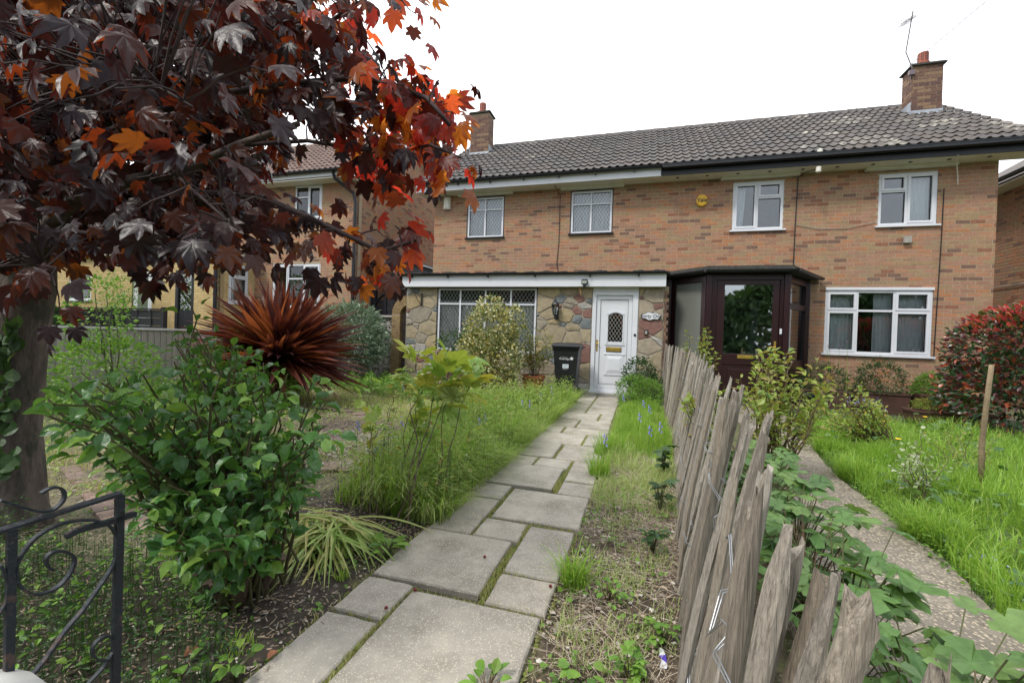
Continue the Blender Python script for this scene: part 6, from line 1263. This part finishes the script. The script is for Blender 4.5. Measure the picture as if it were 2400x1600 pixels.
px_ = 1200+FPX*((LP-CAMP)@RGT)/((LP-CAMP)@FWD); red = (px_ > 900+U(-230, 110, n)) & (U(0, 1, n) > .25); MM = sc_M(frames(LD, NN), LS); g3 = RNG.integers(0, 3, n)  # leaves towards the right of the view take the backlit colour
for g_, T in enumerate((T_maple(.7, .1), T_maple(1.5, .35, .85), T_maple(1.1, -.18, .95))):
    a_ = ~red & (g3 == g_); b_ = red & (g3 == g_); scatter(MT, 'leaf', T, MM[a_], LP[a_], maple_m, 76, smooth=True); scatter(MT, 'red_leaf', T, MM[b_], LP[b_], maple_r, 23, smooth=True)
# ivy like leaves climbing the trunk
n = 80; P = np.array([at(U(-20, 45), U(720, 1100), 2.2) for _ in range(n)]); scatter(MT, 'ivy_leaf', ROUND, sc_M(leafset(P, np.tile([0, -.3, -1.0], (n, 1)), .1, .7), U(.05, .09, n)), P, dgreen_m, 0)

# ------------------------------------------------------------------ iron gate and pier in the near left corner
IG = thing('iron_gate', 'dark blue scrolled iron garden gate swung open in the near left corner', 'gate', (-1.0, .6, 0))
Dg = 1.0
def gp(px, py): 
    # points on the plane of the open gate leaf
    v = FWD+RGT*(px-1200)/FPX-UPV*(py-800)/FPX; p0 = np.array([-1.05, .645, 0]); dv = np.array([.12, 1, 0]); dv /= np.linalg.norm(dv); nn = np.cross(dv, EZ); t = ((p0-CAMP)@nn)/(v@nn); return CAMP+v*t
def flat_bar(pts, wd=.016, th=.004):
    wd *= .8; th *= .85
    mb = MB(); pts = [np.array(p) for p in pts]; nn = np.cross(nrm(np.array([.12, 1, 0])), EZ)
    V = []
    for i, p in enumerate(pts):
        d = nrm(pts[min(i+1, len(pts)-1)]-pts[max(i-1, 0)]); s_ = nrm(np.cross(d, nn)); V += [p+nn*wd/2+s_*th/2, p+nn*wd/2-s_*th/2, p-nn*wd/2-s_*th/2, p-nn*wd/2+s_*th/2]
    F = [(4*i+j, 4*i+(j+1) % 4, 4*i+4+(j+1) % 4, 4*i+4+j) for i in range(len(pts)-1) for j in range(4)]+[(0,1,2,3), tuple(range(4*len(pts)-4, 4*len(pts)))[::-1]]
    return mb.add(V, F)
def sm(pts, n=5):                          # smooth curve through pixel points
    p = np.array(pts, float); out_ = []
    for i in range(len(p)-1):
        p0, p1, p2, p3 = p[max(i-1, 0)], p[i], p[i+1], p[min(i+2, len(p)-1)]
        for t in np.linspace(0, 1, n, endpoint=False): out_.append(.5*((2*p1)+(p2-p0)*t+(2*p0-5*p1+4*p2-p3)*t*t+(3*p1-p0-3*p2+p3)*t**3))
    return out_+[p[-1]]
q = lambda z: (lambda x, y: (x*.319, 1100+y*.319))(*z)
st = gp(281, 1160); st2 = gp(28, 1240)
flat_bar([st+[0, 0, .0], [st[0], st[1], .05]], .016, .016).build('stile', dkiron, IG); flat_bar([st2, [st2[0], st2[1], .05]], .014, .014).build('stile', dkiron, IG)
tb0 = st+EZ*.004; dv = (st2-st)/np.linalg.norm(st2-st); flat_bar([tb0, tb0+dv*.75], .026, .007).build('top_rail', dkiron, IG); b1 = np.array([st[0], st[1], .08]); flat_bar([b1, b1+np.array([dv[0], dv[1], 0])*.75], .02, .008).build('bottom_rail', dkiron, IG)
S1 = [(390,740),(345,700),(340,650),(380,610),(450,597),(520,620),(548,665),(525,740),(470,820),(400,875),(300,912),(220,905),(150,860),(120,790),(125,690),(175,600),(260,500),(380,425),(500,385),(620,370),(720,378),(800,410),(850,475),(865,560),(845,660),(790,770),(700,900),(600,1040),(480,1180),(340,1380),(200,1550)]
flat_bar([gp(*q(z)) for z in sm(S1)], .014, .005).build('scroll', dkiron, IG)
S2 = [(300,175),(360,140),(420,130),(465,155),(470,210),(430,265),(370,300),(280,305),(160,275),(0,225)]
flat_bar([gp(*q(z)) for z in sm(S2)], .014, .005).build('scroll', dkiron, IG)
S3 = [(850,1235),(780,1220),(720,1250),(680,1310),(690,1370),(740,1400),(800,1390),(840,1330),(855,1250)]; flat_bar([gp(*q(z)) for z in sm(S3)], .012, .004).build('scroll', dkiron, IG)
flat_bar([gp(*q(z)) for z in [(860, 1290), (760, 1450), (650, 1568), (560, 1700)]], .012, .004).build('scroll', dkiron, IG)
flat_bar([gp(*q(z)) for z in sm([(0, 700), (40, 780), (60, 900), (30, 1000), (-40, 1100)])], .012, .004).build('scroll', dkiron, IG)
flat_bar([gp(*q(z)) for z in [(480, 490), (560, 450), (640, 425), (760, 395), (860, 365), (950, 335), (995, 325)]], .016, .012).build('latch', dkiron, IG)
pc = at(-178, 1765, .66); PR_ = thing('gate_pier', 'pale rounded concrete gate pier cap in the bottom left corner', 'gate pier', (pc[0], pc[1], 0))
MB().box(pc[0]-.11, pc[0]+.07, pc[1]-.12, pc[1]+.10, -.05, pc[2]-.02).build('pier', concrete_m, PR_); MB().lathe((pc[0]-.02, pc[1]-.01, pc[2]-.02), [(.15, -.01), (.155, .02), (.14, .045), (.09, .07), (0, .08)], 24).build('cap', mat('pale_render', [(.5, .5, .47)], .85, 20, .1), PR_, smooth=True)
# dropped things
t = thing('wrapper', 'crumpled blue and white sweet wrapper lying in the mulch', 'litter', (*gnd(1553, 1560)[:2], 0)); c = gnd(1553, 1560)
V = [(c[0]+x*.9, c[1]+y, .02+z) for x, y, z in ((-.014,-.04,0),(.012,-.045,.006),(-.006,-.01,.012),(.016,-.012,.002),(-.014,.015,.004),(.01,.012,.014),(-.01,.05,.012),(.004,.055,.004))]
MB().add(V[:4], [(0,1,3),(0,3,2)]).build('white_end', white_m, t); MB().add([(a, b_, z+.001) for a, b_, z in V[2:6]], [(0,1,3),(0,3,2)]).build('blue_middle', mat('blue_foil', [(.10, .06, .45)], .3, 9, .1), t); MB().add(V[4:], [(0,1,3),(0,3,2)]).build('white_end', white_m, t)
def dry_leaf(px, py, label, mt, s_=.05):
    c = gnd(px, py, .03); v, f = T_oval(.3, .25, .1); tag(MB().add([(c[0]+a*s_, c[1]+b_*s_, c[2]+z*s_) for a, b_, z in v], f).build('fallen_leaf', mt), label, 'leaf')
DLm = mat('dry_brown_leaf', [(.38, .16, .08), (.3, .13, .07)], .7, 20, .2); RPm = mat('dark_red_petal', [(.15, .01, .015)], .5, 20, .1)
dry_leaf(626, 1545, 'dry orange leaf on the soil at the edge of the nearest left slab', DLm); dry_leaf(430, 1540, 'brown curled leaf on the shaded soil under the rose bush', DLm, .06)
for k, (px, py, z) in enumerate(((905, 1425, 'dark red bud fallen on the small slab left of the biggest slab'), (973, 1383, 'dark red bud fallen in the joint above the biggest slab'), (1136, 1305, 'tiny red petal on the second large slab'), (1290, 1374, 'dark red bud fallen at the right edge of the path'))):
    c = gnd(px, py, .03); tag(MB().lathe((c[0], c[1], .028), [(0, 0), (.008, .003), (.006, .01), (0, .012)], 8).build('fallen_bud', RPm), z, 'bud')

# ------------------------------------------------------------------ across the road, seen only in the reflections
hd = thing('hedgerow', 'tall green hedgerow across the road behind the camera', 'hedge', (0, -20, 0), kind='stuff'); n = 30000
P = np.column_stack([U(-34, 34, n), -20+U(-1.5, 1.5, n), U(0, 1, n)**.6*9.5]); P[:, 2] *= .8+.3*np.sin(P[:, 0]*.7); scatter(hd, 'foliage', OVAL, sc_M(leafset(P, RNG.normal(size=(n, 3)), .3, .9), U(.5, .8, n)), P, dgreen_m, 0)
